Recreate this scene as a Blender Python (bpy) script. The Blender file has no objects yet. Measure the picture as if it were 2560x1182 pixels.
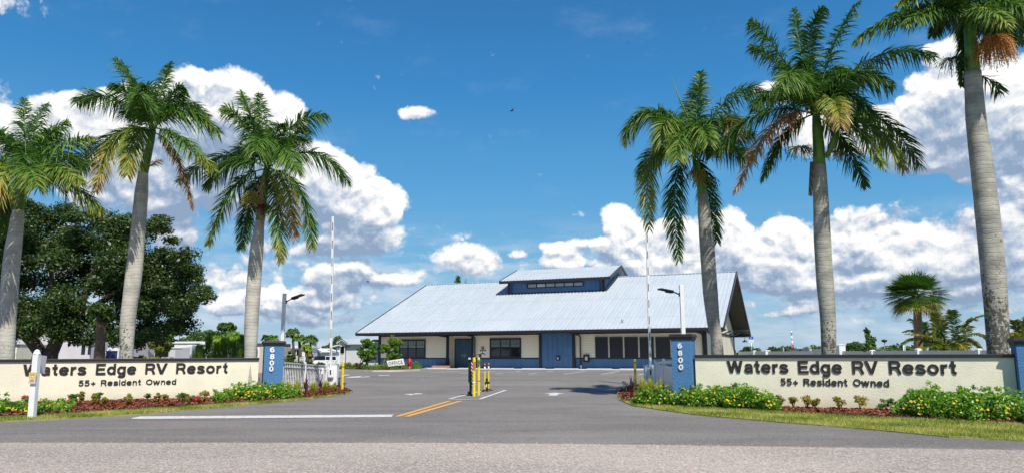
import bpy, bmesh, math, random
import numpy as np
from mathutils import Vector, Matrix
from math import sin, cos, pi, radians, sqrt, atan2, asin, exp
random.seed(7); RNG = np.random.default_rng(11)
S = bpy.context.scene; COL = S.collection

# ------------------------------------------------------------------ camera
F, CX, CY, CZ = 1830.0, 1280.0, 591.0, 1.6
PITCH = math.atan(291/F); ROLL = 0.004
fw = Vector((0, cos(PITCH), sin(PITCH))); up0 = Vector((0, -sin(PITCH), cos(PITCH))); rt0 = Vector((1, 0, 0))
rt = rt0*cos(ROLL)-up0*sin(ROLL); up = up0*cos(ROLL)+rt0*sin(ROLL)
cam = bpy.data.objects.new('camera', bpy.data.cameras.new('camera')); COL.objects.link(cam)
M = Matrix((rt, up, -fw)).transposed().to_4x4(); M.translation = (0, 0, CZ); cam.matrix_world = M
cam.data.sensor_width = 36; cam.data.lens = 36*F/2560; cam.data.clip_end = 6000; cam.data.clip_start = .1
S.camera = cam

# ------------------------------------------------------------------ light, exposure
SUN = Vector((.26, -.70, 1.0)).normalized()
sl = bpy.data.lights.new('sun', 'SUN'); sl.energy = 5.0; sl.angle = radians(.5); sl.color = (1, .955, .88)
so = bpy.data.objects.new('sun', sl); COL.objects.link(so); so.rotation_euler = SUN.to_track_quat('Z', 'Y').to_euler()
S.view_settings.view_transform = 'Standard'; S.view_settings.look = 'None'; S.view_settings.exposure = 0.08; S.view_settings.gamma = 1

def ray(px, py):
    d = fw*F + rt*(px-CX) - up*(py-CY); return d.normalized()
def at(px, py, Y):
    d = ray(px, py); return Vector((0, 0, CZ)) + d*(Y/d.y)

class NT:
    def __init__(s, tree): s.t = tree; s.n = tree.nodes; s.l = tree.links
    def new(s, typ, **k):
        n = s.n.new(typ)
        for a, b in k.items(): setattr(n, a, b)
        return n
    def put(s, sock, v):
        if isinstance(v, bpy.types.NodeSocket): s.l.new(v, sock)
        elif v is not None: sock.default_value = v
    def m(s, op, a, b=None, c=None, clamp=False):
        n = s.new('ShaderNodeMath', operation=op, use_clamp=clamp); s.put(n.inputs[0], a); s.put(n.inputs[1], b)
        if c is not None: s.put(n.inputs[2], c)
        return n.outputs[0]
    def v(s, op, a, b=None):
        n = s.new('ShaderNodeVectorMath', operation=op); s.put(n.inputs[0], a); s.put(n.inputs[1], b)
        return n.outputs['Value'] if op in ('DOT_PRODUCT', 'LENGTH') else n.outputs[0]
    def mix(s, f, a, b, blend='MIX'):
        n = s.new('ShaderNodeMix', data_type='RGBA', blend_type=blend); s.put(n.inputs[0], f); s.put(n.inputs[6], a); s.put(n.inputs[7], b); return n.outputs[2]
    def ss(s, x, a, b, lo=0., hi=1.):
        n = s.new('ShaderNodeMapRange', interpolation_type='SMOOTHSTEP'); s.put(n.inputs[0], x)
        for i, q in enumerate((a, b, lo, hi)): s.put(n.inputs[i+1], q)
        return n.outputs[0]
    def noise(s, vec, scale, detail=4, rough=.55, dist=0., col=False):
        n = s.new('ShaderNodeTexNoise'); s.put(n.inputs['Vector'], vec)
        for k, q in (('Scale', scale), ('Detail', detail), ('Roughness', rough), ('Distortion', dist)): s.put(n.inputs[k], q)
        return n.outputs['Color' if col else 'Fac']
    def ramp(s, f, stops):
        n = s.new('ShaderNodeValToRGB'); e = n.color_ramp.elements
        while len(e) < len(stops): e.new(.5)
        for q, (p, c) in zip(e, stops): q.position = p; q.color = (*c, 1)
        s.put(n.inputs[0], f); return n.outputs[0]

# ------------------------------------------------------------------ sky with cumulus
W = bpy.data.worlds.new('World'); S.world = W; W.use_nodes = True
w = NT(W.node_tree); w.n.clear()
sky = w.new('ShaderNodeTexSky', sky_type='NISHITA', sun_disc=False); sky.sun_elevation = asin(SUN.z); sky.sun_rotation = atan2(SUN.x, SUN.y)
sky.altitude = 0; sky.air_density = 1.0; sky.dust_density = .6; sky.ozone_density = 2.0
K = 10.0
def azel(px, py):
    d = ray(px, py); return atan2(d.x, d.y)*K, asin(d.z)*K
PXR = K/F
BL = [(30,335,110,60,1),(150,300,90,70,1),(240,285,90,75,1),(345,290,110,90,1),(455,225,75,85,1.1),(520,270,120,100,1.1),(590,230,85,80,1.1),(690,285,85,70,1.1),(400,380,190,110,1.1),(600,390,170,110,1.2),(800,420,95,75,1.1),(880,470,100,90,1.1),(955,500,85,65,1),(900,580,140,85,1.2),(700,480,150,100,1.1),(500,470,190,90,.9),(300,470,170,90,.8),(440,600,60,60,1),(800,620,90,30,.8),(640,590,60,40,.45),
 (1045,278,70,24,.75),(1000,180,40,8,.3),(1080,240,20,16,.35),(1165,650,125,55,1.05),(1395,650,66,38,.95),(1370,612,40,22,.7),(1300,632,40,18,.5),(1455,535,30,16,.45),
 (1545,545,62,50,1.05),(1600,600,130,65,1.15),(1470,612,110,28,.9),(1740,610,140,85,1.15),(1825,560,60,50,1),(1900,620,110,65,1),(1965,570,60,38,.95),(1700,680,240,45,1),(2060,620,120,70,.95),(2140,530,80,38,.75),(2210,600,110,65,1),(2330,640,120,60,.95),(2420,600,120,75,.85),(2530,520,110,75,.85),
 (1935,235,62,45,1),(2000,330,110,60,.9),(2110,330,120,75,.9),(2250,300,110,50,.9),(2330,230,85,75,1),(2400,130,90,45,.7),(2420,320,170,110,1.2),(2300,380,150,55,.95),(2540,250,140,110,1.0),(2560,400,140,70,.8),(2450,440,60,18,.6),(2350,130,70,30,.4),
 (840,685,90,38,.8),(900,672,50,22,.7),(660,755,150,40,.7),(760,790,220,28,.6),(560,700,110,30,.5),(700,700,25,22,.6),(820,740,60,30,.6),(1000,690,120,26,.55),(2040,720,200,28,.6),(2240,700,130,28,.6),(2440,720,160,36,.6),(1950,770,150,22,.45),(1930,680,90,35,.7),(1280,700,120,20,.35),
 (1660,690,210,50,.85),(1920,700,170,48,.75),(2150,690,170,62,.85),(2310,735,130,40,.7),(1510,655,100,36,.7),(2480,650,110,60,.8),(620,650,120,50,.55),(700,740,120,36,.75),(825,715,90,58,.9),(570,765,90,28,.6),(2010,785,150,18,.5),(2220,800,170,16,.5),(960,705,100,24,.7),
 (20,10,130,40,.45),(250,0,60,20,.4),(-250,250,200,140,1),(2900,300,250,160,1),(-400,600,300,100,1),(3000,620,300,110,1)]
g = bpy.data.node_groups.new('CloudField', 'ShaderNodeTree'); gn = NT(g)
g.interface.new_socket('P', in_out='INPUT', socket_type='NodeSocketVector'); g.interface.new_socket('M', in_out='OUTPUT', socket_type='NodeSocketFloat'); g.interface.new_socket('D', in_out='OUTPUT', socket_type='NodeSocketFloat'); g.interface.new_socket('H', in_out='OUTPUT', socket_type='NodeSocketFloat')
gi = gn.new('NodeGroupInput').outputs[0]; go = gn.new('NodeGroupOutput')
wn = gn.noise(gi, 1.1, 3, .5, 0, True); wv = gn.v('MULTIPLY', gn.v('SUBTRACT', wn, (.5, .5, .5)), (.34, .26, 0)); P = gn.v('ADD', gi, wv)
acc = None
for (bx, by, rx, ry, wt) in BL:
    c = azel(bx, by); d = gn.v('MULTIPLY', gn.v('SUBTRACT', P, (c[0], c[1], 0)), (1/(rx*PXR), 1/(ry*PXR), 0))
    q = gn.m('MULTIPLY_ADD', gn.v('DOT_PRODUCT', d, d), -wt, wt)
    q = gn.m('MAXIMUM', q, 0.0); acc = q if acc is None else gn.m('ADD', acc, q)
# past the sides and overhead: scattered fair-weather cloud from noise alone
Mf = gn.m('MINIMUM', acc, 1.15)
sy = gn.new('ShaderNodeSeparateXYZ'); gn.put(sy.inputs[0], gi)
Mf = gn.m('MAXIMUM', Mf, gn.m('MULTIPLY', gn.m('MULTIPLY', gn.ss(sy.outputs[1], .15, .6), gn.ss(sy.outputs[1], 2.3, 1.1)), gn.m('ADD', gn.m('MULTIPLY', gn.ss(sy.outputs[0], .4, 2.2), .16), gn.m('MULTIPLY_ADD', gn.ss(sy.outputs[0], -1.0, -2.2), .10, .27))))
vo = gn.new('ShaderNodeTexVoronoi', feature='SMOOTH_F1'); gn.put(vo.inputs['Vector'], gn.v('ADD', P, gn.v('MULTIPLY', gn.v('SUBTRACT', gn.noise(P, 5, 3, .6, 0, True), (.5, .5, .5)), (.22, .22, 0)))); vo.inputs['Scale'].default_value = 3.1; vo.inputs['Detail'].default_value = 4; vo.inputs['Roughness'].default_value = .55; vo.inputs['Lacunarity'].default_value = 2.2; vo.inputs['Smoothness'].default_value = .35; vo.normalize = True
bil = gn.m('SUBTRACT', .34, vo.outputs['Distance'])
nf = gn.m('SUBTRACT', gn.noise(P, 2.3, 7, .58), .5)
fine = gn.m('SUBTRACT', gn.noise(P, 11, 5, .62), .5)
D = gn.m('ADD', gn.m('MULTIPLY', bil, 1.25), gn.m('MULTIPLY', nf, 1.35)); D = gn.m('ADD', D, gn.m('MULTIPLY', fine, .34)); D = gn.m('ADD', D, Mf); D = gn.m('SUBTRACT', D, .40)
gn.put(go.inputs[0], Mf); gn.put(go.inputs[1], D); H = gn.m('ADD', gn.m('MULTIPLY', bil, 1.0), gn.m('MULTIPLY', gn.noise(P, 2.6, 5, .55), 1.1)); gn.put(go.inputs[2], gn.m('ADD', H, gn.m('MULTIPLY', Mf, .7)))
dirv = w.new('ShaderNodeTexCoord').outputs['Generated']; sp = w.new('ShaderNodeSeparateXYZ'); w.put(sp.inputs[0], dirv)
az = w.m('ARCTAN2', sp.outputs[0], sp.outputs[1]); el = w.m('ARCSINE', sp.outputs[2])
cb = w.new('ShaderNodeCombineXYZ'); w.put(cb.inputs[0], w.m('MULTIPLY', az, K)); w.put(cb.inputs[1], w.m('MULTIPLY', el, K)); P0 = cb.outputs[0]
def field(off):
    n = w.new('ShaderNodeGroup'); n.node_tree = g; w.put(n.inputs[0], w.v('ADD', P0, off)); return n.outputs
f0 = field((0, 0, 0)); f1 = field((.03, .09, 0)); f2 = field((.08, .62, 0))
alpha = w.ss(f0[1], -.05, .30)
small = w.m('SUBTRACT', f0[2], f1[2]); big = w.m('SUBTRACT', f2[0], .12)
lit = w.m('MULTIPLY_ADD', small, 1.9, .74); lit = w.m('SUBTRACT', lit, w.m('MULTIPLY', w.m('MAXIMUM', big, 0.), w.m('MULTIPLY', w.ss(w.noise(P0, .75, 3, .5), .15, .6), .62)))
lit = w.m('ADD', lit, w.m('MULTIPLY', w.m('SUBTRACT', w.noise(w.v('MULTIPLY', P0, (.7, 1.3, 1)), 1.3, 5, .6), .5), .85), clamp=True)
ccol = w.ramp(lit, [(0, (.27, .37, .53)), (.28, (.42, .51, .65)), (.5, (.60, .66, .75)), (.72, (.82, .84, .87)), (.95, (1.0, .99, .97))])
# thin streaky layer low over the horizon
st = w.v('MULTIPLY', P0, (.55, 2.2, 1)); low = w.m('MULTIPLY', w.ss(el, .20, .07), w.ss(w.noise(st, 1.5, 6, .6), .40, .66)); low = w.m('MULTIPLY', low, .85)
cir = w.m('MULTIPLY', w.ss(w.noise(w.v('MULTIPLY', P0, (.6, 1.3, 1)), 1.0, 7, .62), .52, .82), w.m('MULTIPLY', w.ss(el, .05, .30), .18))
skn = w.mix(1.0, sky.outputs[0], (.10, .10, .10, 1), 'MULTIPLY')
skc = w.mix(.78, skn, w.ramp(el, [(0, (.34, .53, .72)), (.06, (.26, .49, .72)), (.13, (.13, .42, .71)), (.22, (.065, .35, .69)), (.35, (.022, .245, .60)), (.50, (.012, .165, .45)), (1, (.01, .08, .30))]))
b0 = w.new('ShaderNodeBackground'); w.put(b0.inputs[0], skc); b0.inputs[1].default_value = 1.0
b1 = w.new('ShaderNodeBackground'); w.put(b1.inputs[0], ccol); b1.inputs[1].default_value = 1.0
b2 = w.new('ShaderNodeBackground'); b2.inputs[0].default_value = (.60, .69, .80, 1); b2.inputs[1].default_value = 1.0
m1 = w.new('ShaderNodeMixShader'); w.put(m1.inputs[0], w.m('ADD', low, cir, clamp=True)); w.l.new(b0.outputs[0], m1.inputs[1]); w.l.new(b2.outputs[0], m1.inputs[2])
m2 = w.new('ShaderNodeMixShader'); w.put(m2.inputs[0], w.m('MULTIPLY', alpha, w.ss(el, .005, .035))); w.l.new(m1.outputs[0], m2.inputs[1]); w.l.new(b1.outputs[0], m2.inputs[2])
wo = w.new('ShaderNodeOutputWorld'); w.l.new(m2.outputs[0], wo.inputs[0])
W.cycles.sampling_method = 'MANUAL'; W.cycles.sample_map_resolution = 512

# ------------------------------------------------------------------ helpers
def sm(a, b, x): t = min(1, max(0, (x-a)/(b-a))); return t*t*(3-2*t)
def gz(y): return .40*sm(30, 50, y) - .95*sm(62, 95, y)
def G(px, py, dz=0.):
    z = 0.
    for _ in range(30):
        d = ray(px, py); t = (z+dz-CZ)/d.z; p = Vector((0, 0, CZ))+d*t; z = .6*z+.4*gz(p.y)
    return Vector((p.x, p.y, z+dz))
class MB:
    def __init__(s): s.v = []; s.f = []; s.m = []; s.t = []; s.sm = []
    def add(s, V, Fs, mi=0, tint=0., smooth=False):
        o = len(s.v); s.v += [tuple(p) for p in V]; s.f += [tuple(i+o for i in q) for q in Fs]; s.m += [mi]*len(Fs); s.sm += [smooth]*len(Fs)
        s.t += list(tint) if hasattr(tint, '__len__') else [tint]*len(V); return s
    def box(s, x0, x1, y0, y1, z0, z1, mi=0, rot=None, org=None):
        V = [Vector((x, y, z)) for z in (z0, z1) for x, y in ((x0, y0), (x1, y0), (x1, y1), (x0, y1))]
        if rot is not None: V = [rot @ (p-org)+org for p in V]
        return s.add(V, [(3, 2, 1, 0), (4, 5, 6, 7), (0, 1, 5, 4), (1, 2, 6, 5), (2, 3, 7, 6), (3, 0, 4, 7)], mi)
    def slant(s, a, b, w_, h_, mi=0, upv=(0, 0, 1)):   # box beam from a to b
        a = Vector(a); b = Vector(b); t = (b-a).normalized(); n = t.cross(Vector(upv)).normalized()*w_/2; k = n.cross(t).normalized()*h_/2
        V = [p+i*n+j*k for p in (a, b) for i, j in ((-1, -1), (1, -1), (1, 1), (-1, 1))]
        return s.add(V, [(3, 2, 1, 0), (4, 5, 6, 7), (0, 1, 5, 4), (1, 2, 6, 5), (2, 3, 7, 6), (3, 0, 4, 7)], mi)
    def tube(s, pts, rad, n=12, mi=0, cap=True, smooth=True, tint=0.):
        pts = [Vector(p) for p in pts]; rad = rad if hasattr(rad, '__len__') else [rad]*len(pts); V = []; k = len(pts); ref = None
        for i, p in enumerate(pts):
            t = (pts[min(i+1, k-1)]-pts[max(i-1, 0)]).normalized()
            if ref is None: ref = Vector((1, 0, 0)) if abs(t.x) < .9 else Vector((0, 1, 0))
            a = (ref-t*ref.dot(t)).normalized(); ref = a; b = t.cross(a)
            V += [p+(a*cos(2*pi*j/n)+b*sin(2*pi*j/n))*rad[i] for j in range(n)]
        Fs = [(i*n+j, i*n+(j+1) % n, (i+1)*n+(j+1) % n, (i+1)*n+j) for i in range(k-1) for j in range(n)]
        s.add(V, Fs, mi, tint, smooth)
        if cap: o = len(s.v)-len(V); s.f += [tuple(o+j for j in range(n))[::-1], tuple(o+(k-1)*n+j for j in range(n))]; s.m += [mi]*2; s.sm += [False]*2
        return s
    def lathe(s, prof, c=(0, 0, 0), n=20, mi=0):
        V = [(c[0]+r*cos(2*pi*j/n), c[1]+r*sin(2*pi*j/n), c[2]+z) for r, z in prof for j in range(n)]; k = len(prof)
        s.add(V, [(i*n+j, i*n+(j+1) % n, (i+1)*n+(j+1) % n, (i+1)*n+j) for i in range(k-1) for j in range(n)], mi, 0., True); return s
    def poly(s, pts, mi=0):
        return s.add(pts, [tuple(range(len(pts)))], mi)
    def prism(s, pts, off, mi=0):      # planar outline swept by off
        n = len(pts); off = Vector(off); V = [Vector(p) for p in pts]+[Vector(p)+off for p in pts]
        return s.add(V, [tuple(range(n))[::-1], tuple(range(n, 2*n))]+[(i, (i+1) % n, n+(i+1) % n, n+i) for i in range(n)], mi)
    def ico(s, c, r, mi=0, sub=1, jit=0., tint=0.):
        b = bmesh.new(); bmesh.ops.create_icosphere(b, subdivisions=sub, radius=1)
        r = r if hasattr(r, '__len__') else (r, r, r)
        V = [Vector((v.co.x*r[0], v.co.y*r[1], v.co.z*r[2]))*(1+random.uniform(-jit, jit))+Vector(c) for v in b.verts]
        Fs = [tuple(v.index for v in q.verts) for q in b.faces]; b.free(); return s.add(V, Fs, mi, tint, True)
    def np(s, V, Q, tint):
        o = len(s.v); s.v += V.tolist(); s.f += (Q+o).tolist(); s.m += [0]*len(Q); s.sm += [False]*len(Q); s.t += tint.tolist(); return s
def tag(o, label=None, cat=None, group=None, kind=None):
    for k, q in (('label', label), ('category', cat), ('group', group), ('kind', kind)):
        if q: o[k] = q
    return o
def obj(name, mb, mats, parent=None, world=True, bevel=0., label=None):
    me = bpy.data.meshes.new(name)
    V = mb.v
    if parent is not None and world:
        r = parent
        o = Vector((0, 0, 0))
        while r is not None: o += r.location; r = r.parent
        V = [(a-o.x, b-o.y, c-o.z) for a, b, c in V]
    me.from_pydata(V, [], mb.f)
    for m_ in (mats if isinstance(mats, (list, tuple)) else [mats]): me.materials.append(m_)
    me.polygons.foreach_set('material_index', mb.m); me.polygons.foreach_set('use_smooth', mb.sm)
    if any(mb.t): a = me.attributes.new('tint', 'FLOAT', 'POINT'); a.data.foreach_set('value', mb.t)
    me.update(); ob = bpy.data.objects.new(name, me); COL.objects.link(ob); ob.parent = parent
    if bevel:
        b = ob.modifiers.new('bevel', 'BEVEL'); b.width = bevel; b.segments = 2; b.limit_method = 'ANGLE'
    if label: ob['label'] = label
    return ob
def empty(name, loc, label, cat, group=None, rz=0., kind=None):
    o = bpy.data.objects.new(name, None); COL.objects.link(o); o.location = loc; o.rotation_euler = (0, 0, rz); o.empty_display_size = .2
    return tag(o, label, cat, group, kind)
def copy_tree(o, parent=None):
    c = o.copy(); COL.objects.link(c); c.parent = parent
    for ch in [x for x in bpy.data.objects if x.parent == o]: copy_tree(ch, c)
    return c

# ------------------------------------------------------------------ materials
def mat(name, col=(.5, .5, .5), rough=.6, metal=0., spec=.5, fn=None):
    m_ = bpy.data.materials.new(name); m_.use_nodes = True; t = NT(m_.node_tree); b = t.n['Principled BSDF']
    b.inputs['Base Color'].default_value = (*col, 1); b.inputs['Roughness'].default_value = rough; b.inputs['Metallic'].default_value = metal; b.inputs['Specular IOR Level'].default_value = spec
    if fn: fn(t, b)
    return m_
def oc(t): return t.new('ShaderNodeTexCoord').outputs['Object']
def geo(t): return t.new('ShaderNodeNewGeometry').outputs['Position']
def bump(t, b, h, strength, dist=.02):
    n = t.new('ShaderNodeBump'); n.inputs['Strength'].default_value = strength; n.inputs['Distance'].default_value = dist; t.put(n.inputs['Height'], h); t.l.new(n.outputs[0], b.inputs['Normal'])
def vary(c1, c2, scale, bs=0., bscale=40, bd=.01, detail=5):
    def fn(t, b):
        p = geo(t); t.put(b.inputs['Base Color'], t.mix(t.ss(t.noise(p, scale, detail, .6), .3, .7), (*c1, 1), (*c2, 1)))
        if bs: bump(t, b, t.noise(p, bscale, 3), bs, bd)
    return fn
def asphalt_fn(dark, light, grain, gscale, patch):
    def fn(t, b):
        p = geo(t); q = t.v('MULTIPLY', p, (.35, 1.0, 1))
        a = t.mix(t.ss(t.noise(q, .55, 6, .62, .8), .32, .68), (*dark, 1), (*light, 1))
        streak = t.ss(t.noise(t.v('MULTIPLY', p, (.10, .9, 1)), 1.3, 5, .6, 1.5), .52, .74); a = t.mix(t.m('MULTIPLY', streak, patch), a, (*[x*.55 for x in dark], 1))
        a = t.mix(t.m('MULTIPLY', t.ss(t.noise(t.v('MULTIPLY', p, (.5, 1, 1)), .13, 4, .55), .48, .62), .45), a, (*[x*1.38 for x in light], 1)); a = t.mix(t.m('MULTIPLY', t.ss(t.noise(p, 1.1, 3, .5), .66, .72), .30), a, (*[x*.5 for x in dark], 1))
        v = t.new('ShaderNodeTexVoronoi'); t.put(v.inputs['Vector'], p); v.inputs['Scale'].default_value = gscale
        sepc = t.new('ShaderNodeSeparateColor'); t.put(sepc.inputs[0], v.outputs['Color'])
        a = t.mix(t.m('MULTIPLY', t.ss(sepc.outputs[0], .5, 1.), grain), a, (*[min(.75, x*2.6+.06) for x in light], 1)); a = t.mix(t.m('MULTIPLY', t.ss(sepc.outputs[1], .6, 1.), grain), a, (*[x*.35 for x in dark], 1))
        a = t.mix(t.m('MULTIPLY', t.ss(t.noise(p, 9, 3, .7), .42, .75), .22), a, (*[x*1.7 for x in light], 1))
        vc = t.new('ShaderNodeTexVoronoi', feature='DISTANCE_TO_EDGE'); t.put(vc.inputs['Vector'], t.v('ADD', p, t.v('MULTIPLY', t.noise(p, 2.5, 4, .6, 0, True), (1.2, 1.2, 0)))); vc.inputs['Scale'].default_value = .33
        crack = t.m('MULTIPLY', t.ss(vc.outputs['Distance'], .006, .0), t.ss(t.noise(p, .3, 2), .55, .66)); a = t.mix(t.m('MULTIPLY', crack, .75), a, (.02, .02, .02, 1))
        t.put(b.inputs['Base Color'], a); bump(t, b, v.outputs['Distance'], .35, .01)
    return fn
def leaf_fn(stops, trans=.3):
    def fn(t, b):
        at_ = t.new('ShaderNodeAttribute', attribute_name='tint').outputs['Fac']
        c = t.ramp(at_, stops); c = t.mix(t.m('MULTIPLY', t.noise(geo(t), 2.0, 2), .5), c, t.mix(1., c, (1.25, 1.1, .8, 1), 'MULTIPLY')); t.put(b.inputs['Base Color'], c)
        tr = t.new('ShaderNodeBsdfTranslucent'); t.put(tr.inputs[0], t.mix(1., c, (1.3, 1.5, .7, 1), 'MULTIPLY')); ms = t.new('ShaderNodeMixShader'); ms.inputs[0].default_value = trans
        o = t.n['Material Output']; t.l.new(b.outputs[0], ms.inputs[1]); t.l.new(tr.outputs[0], ms.inputs[2]); t.l.new(ms.outputs[0], o.inputs[0])
    return fn
def stucco_fn(c, st=.9):
    def fn(t, b):
        p = geo(t); a = t.mix(t.ss(t.noise(p, 1.2, 5, .6), .35, .7), (*c, 1), (*[x*.90 for x in c], 1))
        sx = t.new('ShaderNodeSeparateXYZ'); t.put(sx.inputs[0], p)
        dirt = t.m('MULTIPLY', t.ss(t.m('ADD', sx.outputs[2], t.m('MULTIPLY', t.noise(p, 3, 4), .3)), .55, .15), .35); a = t.mix(dirt, a, (.36, .29, .2, 1))
        run = t.m('MULTIPLY', t.ss(t.noise(t.v('MULTIPLY', p, (5, 5, .35)), 1.5, 4, .6), .58, .8), .22); a = t.mix(run, a, (*[x*.6 for x in c], 1))
        t.put(b.inputs['Base Color'], a); h = t.m('ADD', t.noise(t.v('MULTIPLY', p, (1, 1, 1.5)), 16, 4, .6), t.m('MULTIPLY', t.noise(p, 60, 2), .4)); bump(t, b, h, st, .03)
    return fn
def lap_fn(c, step, axis=2, depth=.02, dk=.7):
    def fn(t, b):
        p = oc(t); sx = t.new('ShaderNodeSeparateXYZ'); t.put(sx.inputs[0], p); fr = t.m('FRACT', t.m('DIVIDE', sx.outputs[axis], step))
        a = t.mix(t.ss(fr, .86, .98), (*c, 1), (*[x*dk for x in c], 1)); a = t.mix(t.m('MULTIPLY', t.noise(p, 1.3, 4), .3), a, (*[x*.85 for x in c], 1)); t.put(b.inputs['Base Color'], a); bump(t, b, fr, .6, depth)
    return fn
def roof_fn(t, b):
    p = oc(t); a = t.mix(t.ss(t.noise(t.v('MULTIPLY', p, (3.2, .25, .25)), 1.0, 5, .65), .35, .7), (.53, .575, .60, 1), (.475, .525, .555, 1)); a = t.mix(t.m('MULTIPLY', t.ss(t.noise(p, .35, 4), .45, .7), .25), a, (.63, .66, .675, 1))
    sx = t.new('ShaderNodeSeparateXYZ'); t.put(sx.inputs[0], p); fr = t.m('FRACT', t.m('DIVIDE', t.m('ADD', sx.outputs[1], 20.), 4.1)); a = t.mix(t.m('MULTIPLY', t.ss(fr, .975, .995), .45), a, (.25, .28, .31, 1)); t.put(b.inputs['Base Color'], a)
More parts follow.
